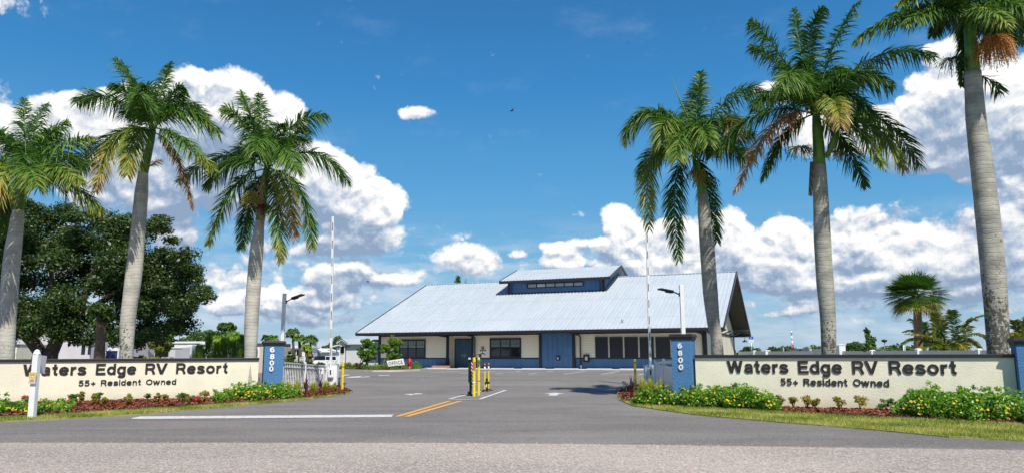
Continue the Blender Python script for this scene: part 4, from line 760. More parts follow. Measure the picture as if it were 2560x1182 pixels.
# white picket fence left
def picket():
    A = at(706, 950, 28.2); A.z = 0; Bp = at(815, 950, 35.2); Bp.z = 0; t = empty('picket_fence', A, 'low white metal picket fence between the left pillar and barrier', 'fence'); d = (Bp-A); L = d.length; u = d.normalized()
    za = at(706, 905, 28.2).z; zb = at(815, 914, 35.2).z
    def zt(s): return za+(zb-za)*s/L
    mb = MB(); s = .12
    while s < L: p = A+u*s; z0 = gz(p.y)+.08; mb.box(p.x-.012, p.x+.012, p.y-.012, p.y+.012, z0, zt(s)-.005); s += .235
    obj('pickets', mb, MA['white'], t)
    for dz in (0, -.16, -.95): mb = MB(); a = A+Vector((0, 0, za+dz)); b = Bp+Vector((0, 0, zb+dz+(.1 if dz < -.5 else 0))); mb.slant(a, b, .035, .045); obj('rail', mb, MA['white'], t)
    for s in (0, L*.46, L):
        p = A+u*s; mb = MB(); mb.box(p.x-.04, p.x+.04, p.y-.04, p.y+.04, gz(p.y)-.02, zt(s)+.06); mb.add([(p.x-.05, p.y-.05, zt(s)+.06), (p.x+.05, p.y-.05, zt(s)+.06), (p.x+.05, p.y+.05, zt(s)+.06), (p.x-.05, p.y+.05, zt(s)+.06), (p.x, p.y, zt(s)+.1)], [(3, 2, 1, 0), (0, 1, 4), (1, 2, 4), (2, 3, 4), (3, 0, 4)]); obj('fence_post', mb, MA['white'], t)
    p = at(804, 926, 34.4); mb = MB(); mb.box(p.x-.12, p.x+.12, p.y-.1, p.y-.08, p.z-.14, p.z+.14); obj('small_sign', mb, MA['white'], t)
picket()
# solid vinyl fence right of the gate
A = at(1639.5, 950, 31.5); Bq = at(1690, 950, 23.4); A.z = Bq.z = 0; t = empty('vinyl_fence', A, 'solid white vinyl fence running from the right barrier to the blue pillar', 'fence'); u = (Bq-A).normalized(); L = (Bq-A).length; za = at(1640, 907.5, 31.5).z; zb = at(1681, 902.5, 23.4).z
mb = MB(); mb.slant(A+u*.05+Vector((0, 0, za/2+.03)), Bq+Vector((0, 0, za/2+.03)), .03, za-.12); s = .2
obj('panel', mb, MA['white'], t); mb = MB(); mb.slant(A+Vector((0, 0, za)), Bq+Vector((0, 0, zb)), .06, .10); mb.slant(A+Vector((0, 0, .15)), Bq+Vector((0, 0, .12)), .06, .12); obj('rail', mb, MA['white'], t)
for s in (0, L*.5, L*.97): p = A+u*s; z = za+(zb-za)*s/L; mb = MB(); mb.box(p.x-.055, p.x+.055, p.y-.055, p.y+.055, 0, z+.10); mb.add([(p.x-.065, p.y-.065, z+.10), (p.x+.065, p.y-.065, z+.10), (p.x+.065, p.y+.065, z+.10), (p.x-.065, p.y+.065, z+.10), (p.x, p.y, z+.15)], [(3, 2, 1, 0), (0, 1, 4), (1, 2, 4), (2, 3, 4), (3, 0, 4)]); obj('fence_post', mb, MA['white'], t)
# cream rear fence behind the right wall
A = at(1846, 879, 50); Bq = at(2540, 879, 27); A.z = Bq.z = 0; t = empty('boundary_fence', A, 'cream vinyl boundary fence with white posts behind the right sign wall', 'fence'); u = (Bq-A).normalized(); L = (Bq-A).length
mb = MB(); za = at(1846, 877.5, 50).z; zb = at(2540, 875.5, 27).z; z0 = 0; mb.slant(A+Vector((0, 0, za/2)), Bq+Vector((0, 0, zb/2)), .05, za); obj('panel', mb, MA['cream'], t)
n_ = Vector((-u.y, u.x, 0))
for px, top, hw in ((1886, 875, .10), (1918, 874.5, .16), (2103, 860, .16), (2181, 873.5, .10), (2296, 870, .10), (2447.5, 870, .09), (2523, 870, .09)):
    s, _ = along(px, 878, A, u); p = A+u*s; z = at(px, top, p.y).z; mb = MB(); mb.box(p.x-hw, p.x+hw, p.y-hw, p.y+hw, 0, z-.04); mb.add([(p.x-hw*1.15, p.y-hw*1.15, z-.04), (p.x+hw*1.15, p.y-hw*1.15, z-.04), (p.x+hw*1.15, p.y+hw*1.15, z-.04), (p.x-hw*1.15, p.y+hw*1.15, z-.04), (p.x-hw*.6, p.y-hw*.6, z), (p.x+hw*.6, p.y-hw*.6, z), (p.x+hw*.6, p.y+hw*.6, z), (p.x-hw*.6, p.y+hw*.6, z)], [(3, 2, 1, 0), (4, 5, 6, 7), (0, 1, 5, 4), (1, 2, 6, 5), (2, 3, 7, 6), (3, 0, 4, 7)]); obj('fence_post', mb, MA['white'], t)
# white roadside post
b = G(79, 1047); b.z = 0; t = empty('sign_post', b, 'thick white roadside post with small yellow notice before the left sign wall', 'sign post'); zt = at(93, 884, b.y).z; h = .074
bx_ = b.x+.035
mb = MB(); mb.add([(b.x-h, b.y-h, 0), (b.x+h, b.y-h, 0), (b.x+h, b.y+h, 0), (b.x-h, b.y+h, 0), (bx_-h*.9-.06, b.y-h, zt), (bx_+h-.06, b.y-h, zt), (bx_+h-.06, b.y+h, zt), (bx_-h*.9-.06, b.y+h, zt)], [(3, 2, 1, 0), (4, 5, 6, 7), (0, 1, 5, 4), (1, 2, 6, 5), (2, 3, 7, 6), (3, 0, 4, 7)]); obj('post', mb, MA['white'], t, bevel=.01)
c_ = Vector((bx_-.06, b.y, zt)); mb = MB(); mb.lathe([(.088, 0), (.088, .02), (.073, .03), (.078, .05), (.055, .09), (.02, .115), (0, .12)], c_, 16); obj('finial', mb, MA['white'], t)
mb = MB(); a = at(86, 908, b.y+.05); e = at(113, 911, b.y+.5); mb.slant(a, e, .03, .46); obj('board', mb, MA['lgrey'], t)
z1 = at(80, 930, b.y-.1).z; z0 = at(80, 958, b.y-.1).z; xs = at(73, 945, b.y-.1).x, at(91, 945, b.y-.1).x; mb = MB(); mb.box(xs[0], xs[1], b.y-.125, b.y-.115, (z0+z1)/2+.001, z1, 0); mb.box(xs[0]+.005, xs[1]-.005, b.y-.125, b.y-.115, z0, (z0+z1)/2, 1); obj('notice', mb, [MA['signy'], MA['signp']], t)
mb = MB(); xm = (xs[0]+xs[1])/2
for k, (ww, dz) in enumerate(((.06, .03), (.045, .06), (.05, .17), (.055, .19), (.05, .21), (.05, .23))): mb.box(xm-ww, xm+ww, b.y-.128, b.y-.1255, z1-dz-.008, z1-dz)
obj('notice_lines', mb, MA['wood'], t); mb = MB(); mb.ico((xm, b.y-.128, z1-.11), (.03, .004, .022)); obj('notice_emblem', mb, MA['white'], t)
# path lights
for i, (px, pt, pb, lb) in enumerate(((1560.5, 951, 997, 'bronze path light leaning at the left tip of the right bed'), (1566.5, 955, 999, 'bronze path light just right of its twin at the right bed tip'), (861, 955, 983, 'bronze path light at the tip of the left bed'))):
    b = G(px, pb, .05); H = at(px, pt, b.y).z-b.z; t = empty('path_light', b, lb, 'path light', 'bronze path lights'); mb = MB(); mb.tube([b, b+Vector((0, 0, H-.05))], .011, 8); obj('stem', mb, mat('bronze', (.06, .045, .035), .5), t); mb = MB(); mb.lathe([(.02, H), (.03, H-.01), (.085, H-.06), (.08, H-.065)], b, 12); obj('hat', mb, bpy.data.materials['bronze'], t)

# ------------------------------------------------------------------ foliage generators
def leafcloud(mb, C, R, n, size, asp=.45, shell=.55, seed=0, tb=.5, ts=.22, droop=0.):
    """n leaf faces inside ellipsoids C (list) with radii R"""
    rg = np.random.default_rng(seed+77); C = np.array([tuple(c) for c in C], float); R = np.array(R, float)
    if R.ndim == 1: R = np.stack([R]*3, 1)
    vol = R.prod(1)**.7; k = rg.choice(len(C), n, p=vol/vol.sum()); d = rg.normal(size=(n, 3)); d /= np.linalg.norm(d, axis=1)[:, None]; r = shell+(1-shell)*rg.random(n); r = np.where(rg.random(n) < .25, rg.random(n), r)
    P = C[k]+d*R[k]*r[:, None]; nb = rg.normal(size=(n, 3))+d*.7+np.array([0, 0, .5]); nb /= np.linalg.norm(nb, axis=1)[:, None]; a = np.cross(nb, rg.normal(size=(n, 3))); a /= np.linalg.norm(a, axis=1)[:, None]; b = np.cross(nb, a)
    a[:, 2] -= droop; s = size*(.6+.8*rg.random(n)); A = a*s[:, None]; Bv = b*(s*asp)[:, None]
    V = np.stack([P-A, P+Bv-A*.1, P+A, P-Bv-A*.1], 1).reshape(-1, 3); kt = rg.random(len(C)); T = np.clip(tb+ts*rg.normal(size=n)+.22*(kt[k]-.5), 0.02, 1); Q = np.arange(4*n).reshape(n, 4); return mb.np(V, Q, np.repeat(T, 4))
def clumpset(c, R, m, rr, seed, flat=1.):
    rg = random.Random(seed); C = []; r_ = []
    while len(C) < m:
        d = Vector((rg.gauss(0, 1), rg.gauss(0, 1), rg.gauss(0, 1))).normalized(); q = rg.uniform(.25, 1)**.5; C.append(Vector(c)+Vector((d.x*R[0]*q, d.y*R[1]*q, d.z*R[2]*q))); k = rg.uniform(*rr); r_.append((k*1.1, k*1.1, k*.75*flat))
    return C, r_
def tree(name, label, cat, base, top_c, R, m, rr, nleaf, size, leafm, barkm, trad, seed, group=None, tb=.5, limbs=5, asp=.5):
    t = empty(name, base, label, cat, group); C, r_ = clumpset(top_c, R, m, rr, seed); mb = MB(); leafcloud(mb, C, r_, nleaf, size, asp, seed=seed, tb=tb); obj('crown', mb, leafm, t)
    mb = MB(); b = Vector(base); c = Vector(top_c); mid = b.lerp(c, .45); mb.tube([b, b.lerp(mid, .5)+Vector((trad*.3, 0, 0)), mid, c], [trad*1.2, trad, trad*.8, trad*.25], 10)
    rg = random.Random(seed)
    for i in range(min(limbs, len(C))): q = C[i]; mb.tube([mid, mid.lerp(q, .5)+Vector((0, 0, -.1*(q-mid).length)), q], [trad*.55, trad*.35, trad*.1], 7)
    obj('trunk', mb, barkm, t); return t

# ------------------------------------------------------------------ royal palms
def bez(a, b, c, t): return a*(1-t)**2+b*2*t*(1-t)+c*t*t
def frond(mb, A, Bc, Cc, seed, ll=.8, t0=.14, n=95, tint=.3, tipdry=.0, droop=.55, wid=.0215, rach=.03, ranks=True):
    rg = np.random.default_rng(seed); A, Bc, Cc = [np.array(tuple(q)) for q in (A, Bc, Cc)]
    L = sum(np.linalg.norm(bez(A, Bc, Cc, (i+1)/12)-bez(A, Bc, Cc, i/12)) for i in range(12)); pts = [Vector(bez(A, Bc, Cc, i/12)) for i in range(13)]
    mb.tube(pts, [rach*(1-.85*i/12) for i in range(13)], 6, tint=min(.6, tint+.2) if tint < .8 else .95)
    N = n*2; t = t0+(1-t0)*(np.repeat(np.arange(n), 2)+rg.random(N))/n; t = np.clip(t, 0, 1); side = np.tile([1., -1.], n)
    P = bez(A[None], Bc[None], Cc[None], t[:, None]); T = 2*(1-t)[:, None]*(Bc-A)+2*t[:, None]*(Cc-Bc); T /= np.linalg.norm(T, axis=1)[:, None]
    upv = np.array([0, 0, 1.])+.001; Sd = np.cross(T, upv); sn = np.linalg.norm(Sd, axis=1)[:, None]; alt = np.cross(T, np.array([0., -1., 0.])); Sd = np.where(sn > .25, Sd/np.maximum(sn, 1e-5), alt/np.maximum(np.linalg.norm(alt, axis=1)[:, None], 1e-5)); Nn = np.cross(Sd, T)
    ang = np.radians(rg.choice([-28, 8, 42], N)+rg.normal(0, 10, N)) if ranks else np.radians(20+rg.normal(0, 8, N))
    prof = np.clip(np.sin(np.pi*(0.16+.80*(t-t0)/(1-t0)))**.6, .25, 1)*ll*(.82+.3*rg.random(N)); fwd = .45+.55*t
    Dv = Sd*(side*np.cos(ang))[:, None]+Nn*np.sin(ang)[:, None]+T*fwd[:, None]; Dv /= np.linalg.norm(Dv, axis=1)[:, None]
    dr = droop*(.6+.8*rg.random(N)); Wv = np.cross(Dv, rg.normal(size=(N, 3))*.6+Nn); Wv /= np.linalg.norm(Wv, axis=1)[:, None]; ws = wid*(.8+.4*rg.random(N))
    rows = []
    for s_, wf in ((0, .5), (.35, 1.), (.72, .75), (1., .08)):
        c = P+Dv*(prof*s_)[:, None]; c[:, 2] -= dr*prof*s_**2; rows.append(c-Wv*(ws*wf)[:, None]); rows.append(c+Wv*(ws*wf)[:, None])
    V = np.stack(rows, 1).reshape(-1, 3); i = np.arange(N)[:, None]*8; Q = np.concatenate([i+np.array([0, 1, 3, 2]), i+np.array([2, 3, 5, 4]), i+np.array([4, 5, 7, 6])])
    base = tint+.07*rg.normal(size=N)+tipdry*np.clip((t-.45)*1.6, 0, 1); T_ = np.clip(np.stack([base, base, base+.03, base+.03, base+.05+tipdry*.1, base+.05+tipdry*.1, base+.10+tipdry*.2, base+.10+tipdry*.2], 1), .01, 1); mb.np(V, Q, T_.reshape(-1)); return mb
def royal(label, Y, tr, shaft, fronds, seed, flak=1., extra=None, nl=150, ll=.88):
    """tr: list (px, py, width px) up the trunk; shaft likewise; fronds: (ctrl, tip, dctrl, dtip, tint, tipdry, ll)"""
    b0 = at(tr[0][0], tr[0][1], Y); base = Vector((b0.x, Y, gz(Y))); t = empty('royal_palm', base, label, 'palm tree', 'royal palms along the sign walls')
    low = at(tr[1][0], tr[1][1], Y); dd = (b0-low); dd = dd/max(.01, abs(dd.z)); g0 = b0+dd*(b0.z-base.z); g0.z = base.z-.05
    pts = [g0]+[at(x, y, Y) for x, y, w_ in tr]; cth = cos(math.atan(abs(base.x)/Y)); rr = [tr[0][2]*.5*Y/F*1.08*cth]+[w_*.5*Y/F*cth for x, y, w_ in tr]
    # smooth resample
    P2 = []; R2 = []; k = len(pts)
    for i in range(k-1):
        p0, p1, p2, p3 = pts[max(i-1, 0)], pts[i], pts[i+1], pts[min(i+2, k-1)]; m_ = 8
        for j in range(m_):
            s = j/m_; P2.append(.5*((2*p1)+(p2-p0)*s+(2*p0-5*p1+4*p2-p3)*s*s+(-p0+3*p1-3*p2+p3)*s**3)); R2.append(rr[i]+(rr[i+1]-rr[i])*(s*s*(3-2*s)))
    P2.append(pts[-1]); R2.append(rr[-1]); H = P2[-1].z
    mb = MB(); n = 28; tint = []
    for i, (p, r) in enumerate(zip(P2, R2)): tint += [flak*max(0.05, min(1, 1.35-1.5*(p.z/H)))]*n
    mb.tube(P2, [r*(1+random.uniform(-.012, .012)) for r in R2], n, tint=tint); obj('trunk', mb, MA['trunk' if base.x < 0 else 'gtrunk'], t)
    sp_ = [at(x, y, Y) for x, y, w_ in shaft]; mb = MB(); mb.tube(sp_, [w_*.5*Y/F*cth for x, y, w_ in shaft], 18); obj('crownshaft', mb, MA['shaft'], t)
    O = sp_[-1]
    for i, (cx_, cy_, tx, ty, dc, dt, tint_, td, l2) in enumerate(fronds):
        Cc = at(tx, ty, Y+dt); Bq_ = at(cx_, cy_, Y+dc); mb = MB(); tint_ = tint_+.02 if tint_ < .5 else tint_; o2 = O+Vector((random.uniform(-.05, .05), random.uniform(-.05, .05), random.uniform(-.12, .12))); frond(mb, o2, Bq_, Cc, seed*31+i, ll=ll*l2, tint=tint_, tipdry=td, n=nl)
        obj('frond', mb, MA['palm'], t, label='brown dry frond' if tint_ > .85 else None)
    rg = random.Random(seed)
    for i in range(5):
        a = 2*pi*i/5+rg.uniform(-.4, .4); e = rg.uniform(.25, 1.2); d = Vector((cos(a)*cos(e), sin(a)*cos(e), sin(e)))*(2.0*ll/.8); mb = MB(); frond(mb, O-Vector((0, 0, .1)), O+d*.6+Vector((0, 0, .55)), O+d+Vector((0, 0, -.15)), seed*50+i, ll=ll*.85, tint=.2+.2*rg.random(), n=100); obj('frond', mb, MA['palm'], t)
    if extra: extra(t, Y)
    return t
def seeds(t, Y, px, py, rx, ry, m_, n, seed, name='seed_cluster', strands=60, hang=.6):
    rg = random.Random(seed); c = at(px, py, Y); mb = MB(); sc = Y/F; o = c+Vector((0, 0, ry*sc*.8))
    for i in range(strands):
        a = rg.uniform(0, 2*pi); q = rg.uniform(.3, 1); e = Vector((cos(a)*rx*sc*q, sin(a)*rx*sc*q*.8, -ry*sc*rg.uniform(.2, 1.7)*hang)); m1_ = o+Vector((e.x*.7, e.y*.7, ry*sc*.15)); pts = [o, m1_, o+e]; tv = rg.random(); mb.tube([bez(pts[0], pts[1], pts[2], s/4) for s in range(5)], .007, 3, cap=False, tint=max(.05, tv))
        for j in range(n): s = rg.uniform(.3, 1); p = bez(pts[0], pts[1], pts[2], s); r = .016; p = Vector(p)+Vector([rg.uniform(-.05, .05) for _ in range(3)]); mb.add([p+Vector((r, 0, 0)), p+Vector((-r*.5, r, 0)), p+Vector((-r*.5, -r, 0)), p+Vector((0, 0, r*1.4)), p+Vector((0, 0, -r*1.4))], [(0, 1, 3), (1, 2, 3), (2, 0, 3), (1, 0, 4), (2, 1, 4), (0, 2, 4)], 0, max(.05, min(1, tv+rg.uniform(-.2, .2))))
    return obj(name, mb, m_, t)
g_, y_, br = .28, .62, .97
royal('leftmost royal palm, its crown cut by the left photo edge', 25.6, [(12, 892, 50), (18, 800, 48), (30, 650, 47), (42, 560, 38), (46, 525, 30)], [(46, 527, 29), (53, 490, 26), (66, 455, 22)],
 [(62,340,60,247,.5,1,.3,.05,.8),(100,330,168,305,1,1.5,.38,.1,.9),(130,350,232,345,-1,-1,.4,.15,1),(30,320,-25,322,.6,1,.34,.1,.9),(0,370,-60,420,-1,-1.5,.55,.3,.9),(20,370,-30,520,-2,-2.6,.6,.2,.9),(140,410,258,528,0,.3,.3,.35,.9),(20,440,-12,575,.8,1.6,.2,.1,.9),(110,380,205,455,-1.6,-2.4,.42,.2,.9),(60,370,95,470,-2.2,-3.1,.36,.2,.9),(140,400,240,410,1.5,2.4,.22,.1,.8),(80,300,120,260,1.8,2.6,.2,0,.6)], 1, .8)
def ex2(t, Y):
    mb = MB(); a = at(372, 420, Y-.2); frond(mb, a, at(385, 405, Y-.3), at(400, 400, Y-.4), 99, ll=.35, n=18, tint=.92, rach=.012); obj('dry_inflorescence', mb, MA['palm'], t)
royal('tall pale royal palm behind the middle of the left sign wall, lowest right frond brown', 27.2, [(316, 893, 34), (320, 800, 40), (334, 690, 44), (343, 600, 40), (352, 500, 37), (358, 430, 27)], [(358, 432, 27), (366, 400, 25), (378, 352, 19), (384, 325, 14)],
 [(350,215,288,145,.3,.4,.32,.1,.95),(395,230,428,155,.8,1.2,.26,.05,.7),(270,205,192,250,.2,.4,.27,.05,.95),(455,235,548,332,.2,0,.34,.2,1),(430,215,520,290,1.2,2,.28,.1,.9),(265,300,240,478,-.6,-1.2,.58,.3,.8),(330,300,318,438,-1.4,-2.2,.52,.25,.8),(260,310,185,445,1,1.8,.2,.1,.8),(450,325,535,425,-.3,-.6,.35,.3,.8),(440,345,482,520,.2,.2,.93,.1,.42),(350,240,345,235,-1.6,-3.0,.36,.05,.9),(375,230,395,260,1.8,3.0,.22,0,.9),(350,250,330,200,1.5,2.2,.25,0,.8)], 2, 1., ex2)
def ex3(t, Y):
    seeds(t, Y-.45, 627, 515, 26, 40, MA['seedy'], 9, 5, strands=70); seeds(t, Y-.5, 660, 535, 24, 26, MA['seedr'], 9, 6, strands=60)
    mb = MB(); frond(mb, at(664, 440, Y-.3), at(645, 470, Y-.5), at(655, 560, Y-.6), 98, ll=.25, n=30, tint=.95, rach=.03); obj('dry_spathe', mb, MA['palm'], t)
royal('royal palm nearest the left numbered pillar, hung with yellow and dark red fruit', 27.6, [(626, 893, 31), (629, 800, 36), (634, 720, 37), (641, 630, 35), (650, 550, 24)], [(650, 553, 24), (655, 520, 25), (664, 440, 20), (668, 418, 15)],
 [(630,290,603,230,.4,.6,.38,.1,.9),(600,280,562,268,-.3,-.4,.42,.15,.95),(655,300,648,235,1,1.6,.25,.05,.8),(725,275,818,290,.2,.2,.32,.05,.95),(790,330,872,458,.3,.4,.28,.1,.85),(570,365,515,465,-.2,-.3,.26,.1,.9),(560,345,448,455,.8,1.4,.24,.35,.9),(570,430,520,612,.1,.2,.2,.42,.7),(620,470,603,622,.9,1.4,.16,.1,.7),(700,500,703,655,-1.0,-1.4,.30,.5,.6),(775,430,780,622,.1,.1,.25,.3,.7),(725,430,738,595,-.8,-1.2,.6,.35,.7),(700,320,745,430,-1.6,-2.6,.36,.1,.95),(660,300,640,380,-1.6,-3.0,.34,.1,.95),(700,340,770,350,1.4,2.4,.2,.05,.9),(610,330,590,400,1.4,2.2,.2,.1,.9)], 3, .5, ex3)
def ex4(t, Y):
    mb = MB(); mb.tube([at(1735, 330, Y), at(1702, 255, Y), at(1678, 192, Y)], [.04, .03, .008], 8, tint=.6); obj('spear_leaf', mb, MA['palm'], t)
    seeds(t, Y-.3, 1742, 460, 34, 42, MA['seedy'], 3, 15, strands=70); seeds(t, Y-.1, 1778, 470, 26, 34, MA['lime'], 2, 16, strands=40)
royal('right gate royal palm standing behind the right numbered pillar', 26.2, [(1794, 893, 31), (1791, 845, 29), (1783, 800, 33), (1775, 720, 38), (1768, 620, 38), (1761, 540, 33), (1757, 485, 26)], [(1757, 488, 26), (1750, 450, 22), (1740, 410, 18), (1737, 385, 14)],
 [(1738,260,1752,180,.5,.8,.3,.05,.9),(1700,270,1755,205,.8,1.4,.28,.05,.9),(1610,190,1562,352,.2,.3,.40,.15,1),(1650,230,1655,360,-1,-1.6,.42,.2,1),(1830,160,1932,250,.2,.2,.28,.05,1),(1820,240,1835,335,-1.2,-1.6,.52,.5,.8),(1590,300,1624,572,-.2,-.4,.48,.2,.8),(1660,400,1697,650,-.3,-.5,.2,.1,.75),(1770,440,1792,605,.6,.9,.2,.1,.7),(1800,330,1880,400,.6,1,.22,.1,.9),(1740,260,1770,360,-1.6,-2.8,.36,.15,.9),(1640,330,1600,440,.8,1.6,.22,.15,.8),(1700,280,1690,400,-1.5,-2.6,.38,.15,.9),(1790,280,1850,300,1.4,2.2,.2,.1,.9)], 4, .9, ex4)
def ex5(t, Y):
    mb = MB(); a = at(2066, 395, Y-.2); mb.tube([a, at(2080, 365, Y-.3), at(2092, 335, Y-.4), at(2094, 318, Y-.4)], [.03, .12, .09, .01], 10); obj('green_spathe', mb, MA['shaft'], t)
    seeds(t, Y-.1, 2003, 395, 46, 36, MA['pine'], 2, 25, strands=90); seeds(t, Y, 2085, 400, 34, 26, MA['seedy'], 2, 26, strands=50)
    mb = MB(); a = at(2030, 405, Y-.25); e = at(2026, 490, Y-.28); mb.slant(a, e, .12, .02, upv=(0, 1, 0)); obj('dry_sheath', mb, MA['bark'], t)
royal('royal palm behind the middle of the right sign wall, with a brown drooping frond', 22.6, [(2072, 893, 37), (2070, 800, 40), (2062, 700, 44), (2056, 600, 44), (2052, 500, 40), (2048, 412, 35)], [(2048, 415, 34), (2047, 370, 31), (2043, 320, 27), (2040, 285, 20)],
 [(1930,90,1877,52,.2,.2,.28,.1,.9),(1920,110,1880,120,1,1.4,.22,.05,.9),(1995,130,1985,22,.7,1,.26,.05,.75),(2065,110,2148,4,.3,.4,.25,.05,.85),(2190,80,2334,142,.2,.2,.22,.1,1),(2200,230,2300,415,.3,.4,.17,.1,1.05),(2190,260,2260,425,-.6,-1,.42,.3,.9),(2130,260,2205,415,-1,-1.6,.36,.25,.9),(2110,310,2163,465,.3,.5,.14,.0,.75),(1930,250,1840,478,-.4,-.6,.95,.05,.75),(1950,310,1908,448,.3,.4,.16,.2,.7),(1890,230,1790,385,.7,1.2,.18,.25,.9),(1985,120,1950,225,-1.5,-2.4,.38,.1,.95),(2090,200,2100,315,-1.6,-2.8,.58,.25,.8),(2050,150,2120,180,1.4,2.2,.2,.05,.9),(2120,180,2180,200,1,1.8,.2,.05,.9),(2000,180,1960,160,1.3,2,.2,0,.9),(2120,120,2230,215,-.4,-.8,.26,.1,.95),(2080,180,2190,290,-1,-1.6,.22,.1,.9),(2000,60,2060,20,-.6,-1,.2,.05,.8),(1950,180,1880,270,-.5,-.9,.24,.1,.85)], 5, 1.1, ex5, ll=.74)
def ex6(t, Y):
    seeds(t, Y-.4, 2490, 140, 58, 62, MA['seedo'], 8, 35, strands=260, hang=.75); seeds(t, Y, 2385, 180, 50, 46, MA['oak'], 1, 36, strands=70, name='seed_stalks')
    mb = MB(); frond(mb, at(2440, 190, Y+.3), at(2480, 190, Y+.3), at(2500, 232, Y+.3), 97, ll=.4, n=24, tint=.15); obj('old_frond', mb, MA['palm'], t)
royal('rightmost and thickest royal palm, its crown cut by the top edge, orange seed cluster', 19.9, [(2496, 893, 58), (2492, 800, 62), (2483, 680, 66), (2470, 550, 66), (2455, 420, 62), (2440, 300, 56), (2432, 180, 46)], [(2432, 183, 43), (2428, 120, 38), (2424, 75, 34), (2424, 45, 26)],
 [(2270,-10,2135,108,.1,.2,.2,.4,.75),(2330,-60,2245,12,-.4,-.8,.3,.3,.7),(2520,0,2640,120,.2,.2,.2,.2,.75),(2560,-40,2700,60,.6,.9,.25,.2,.8),(2430,-120,2470,-260,.3,.5,.28,0,.8),(2350,-90,2280,-160,.6,1,.24,0,.8),(2530,-100,2600,-170,.5,.8,.25,0,.8),(2330,-20,2200,60,.8,1.4,.16,.2,.8),(2340,0,2260,60,-.4,-1,.2,.3,.7),(2500,30,2600,70,1,1.8,.16,.1,.8),(2480,-20,2580,30,-1,-1.8,.25,.2,.8),(2370,10,2330,90,1.2,2,.14,.1,.6),(2460,0,2520,60,-1.5,-2.3,.4,.2,.7),(2400,-40,2330,20,1,1.7,.18,.1,.7),(2410,60,2405,215,.4,.5,.14,.1,.45),(2470,60,2560,110,.9,1.4,.15,.1,.7),(2520,-40,2600,40,-.6,-1,.3,.2,.7)], 6, 1.2, ex6, ll=.72)

# ------------------------------------------------------------------ live oak on the left
def oak():
    Y = 38.; base = at(100, 890, Y); base.z = gz(Y); t = empty('live_oak', base, 'huge spreading dark green oak behind the left sign wall', 'tree'); C = []; R = []
    L = [(60,560,70,55),(-40,600,120,90),(130,560,70,50),(210,590,80,55),(290,570,60,40),(360,590,60,45),(20,680,110,70),(130,680,120,80),(250,680,110,80),(370,670,90,70),(430,640,50,40),(440,720,70,45),(490,735,40,18),(420,790,75,40),(330,780,90,50),(200,780,110,50),(80,790,90,50),(-20,790,90,60),(150,820,60,26),(380,830,60,30),(450,770,40,25),(-100,720,120,120),(270,830,50,22),(60,830,60,26),(320,700,60,60),(180,740,70,50),(300,640,60,50),(30,620,60,60),(470,760,45,25),(340,850,34,18),(200,845,40,18),(20,850,40,22),(290,850,36,14),(140,590,60,50),(400,560,30,18),(190,540,30,18),(470,680,35,22)]
    rg = random.Random(3)
    for (x, y, rx, ry) in L:
        for k in range(6):
            a = rg.uniform(0, 2*pi); q = rg.uniform(.2, .85); Yk = Y+rg.uniform(-2.2, 2.2); c = at(x+rx*q*cos(a), y+ry*q*sin(a), Yk); r = rg.uniform(.45, .85)*(min(rx, ry)+20)/60; C.append(c); R.append((r*1.25, r*1.1, r*.8))
    mb = MB(); leafcloud(mb, C, R, 150000, .062, .5, .45, 5, .46, .26); leafcloud(mb, C, [(a*.8, b_*.8, c_*.8) for a, b_, c_ in R], 26000, .13, .55, .0, 8, .25, .15); obj('crown', mb, MA['oak'], t)
    # sprays at the right rim
    C2 = [at(x, y, Y+random.uniform(-1, 1)) for x, y in ((505,722),(520,740),(480,745),(450,650),(430,600),(470,770),(440,810),(400,548),(60,505),(90,520),(230,535),(330,545),(490,700),(410,575))]
    mb = MB(); leafcloud(mb, C2, [(.55, .5, .28)]*len(C2), 9000, .062, .5, .2, 6, .6, .24); obj('outer_sprays', mb, MA['oak'], t)
    mb = MB(); w_ = lambda x, y: at(x, y, Y)
    g = Vector((base.x, Y, gz(Y)))
    mb.tube([g, w_(100, 880), w_(80, 850), w_(50, 820), w_(30, 760), w_(-20, 680)], [.5, .33, .32, .30, .22, .08], 12)
    mb.tube([g+Vector((.3, 0, 0)), w_(128, 880), w_(145, 845), w_(175, 810), w_(210, 740), w_(250, 640)], [.5, .34, .30, .28, .2, .06], 12)
    mb.tube([w_(145, 845), w_(200, 790), w_(290, 730), w_(400, 690), w_(470, 700)], [.22, .2, .15, .09, .03], 9); mb.tube([w_(80, 850), w_(110, 780), w_(130, 700), w_(120, 600)], [.22, .18, .12, .04], 9); mb.tube([w_(290, 730), w_(350, 760), w_(430, 780)], [.1, .08, .02], 7)
    obj('trunk', mb, MA['bark'], t)
oak()
# cabbage palm trunk in front of the oak
b = at(248, 895, 34); b.z = 0; t = empty('booted_palm_stump', b, 'thick rough orange brown palm trunk between the oak and the blue toilet', 'palm trunk'); mb = MB(); mb.tube([at(249, 895, 34)+Vector((0, 0, -1.6)), at(249, 880, 34), at(251, 850, 34), at(252, 820, 34), at(251, 780, 34)], [.24, .23, .20, .2, .16], 14); obj('trunk', mb, MA['booted'], t)
mb = MB(); leafcloud(mb, [at(251, 775, 34), at(262, 790, 34)], [(.6, .6, .35), (.4, .4, .3)], 900, .16, .25, .3, 9, .45); obj('crown', mb, MA['oak'], t)

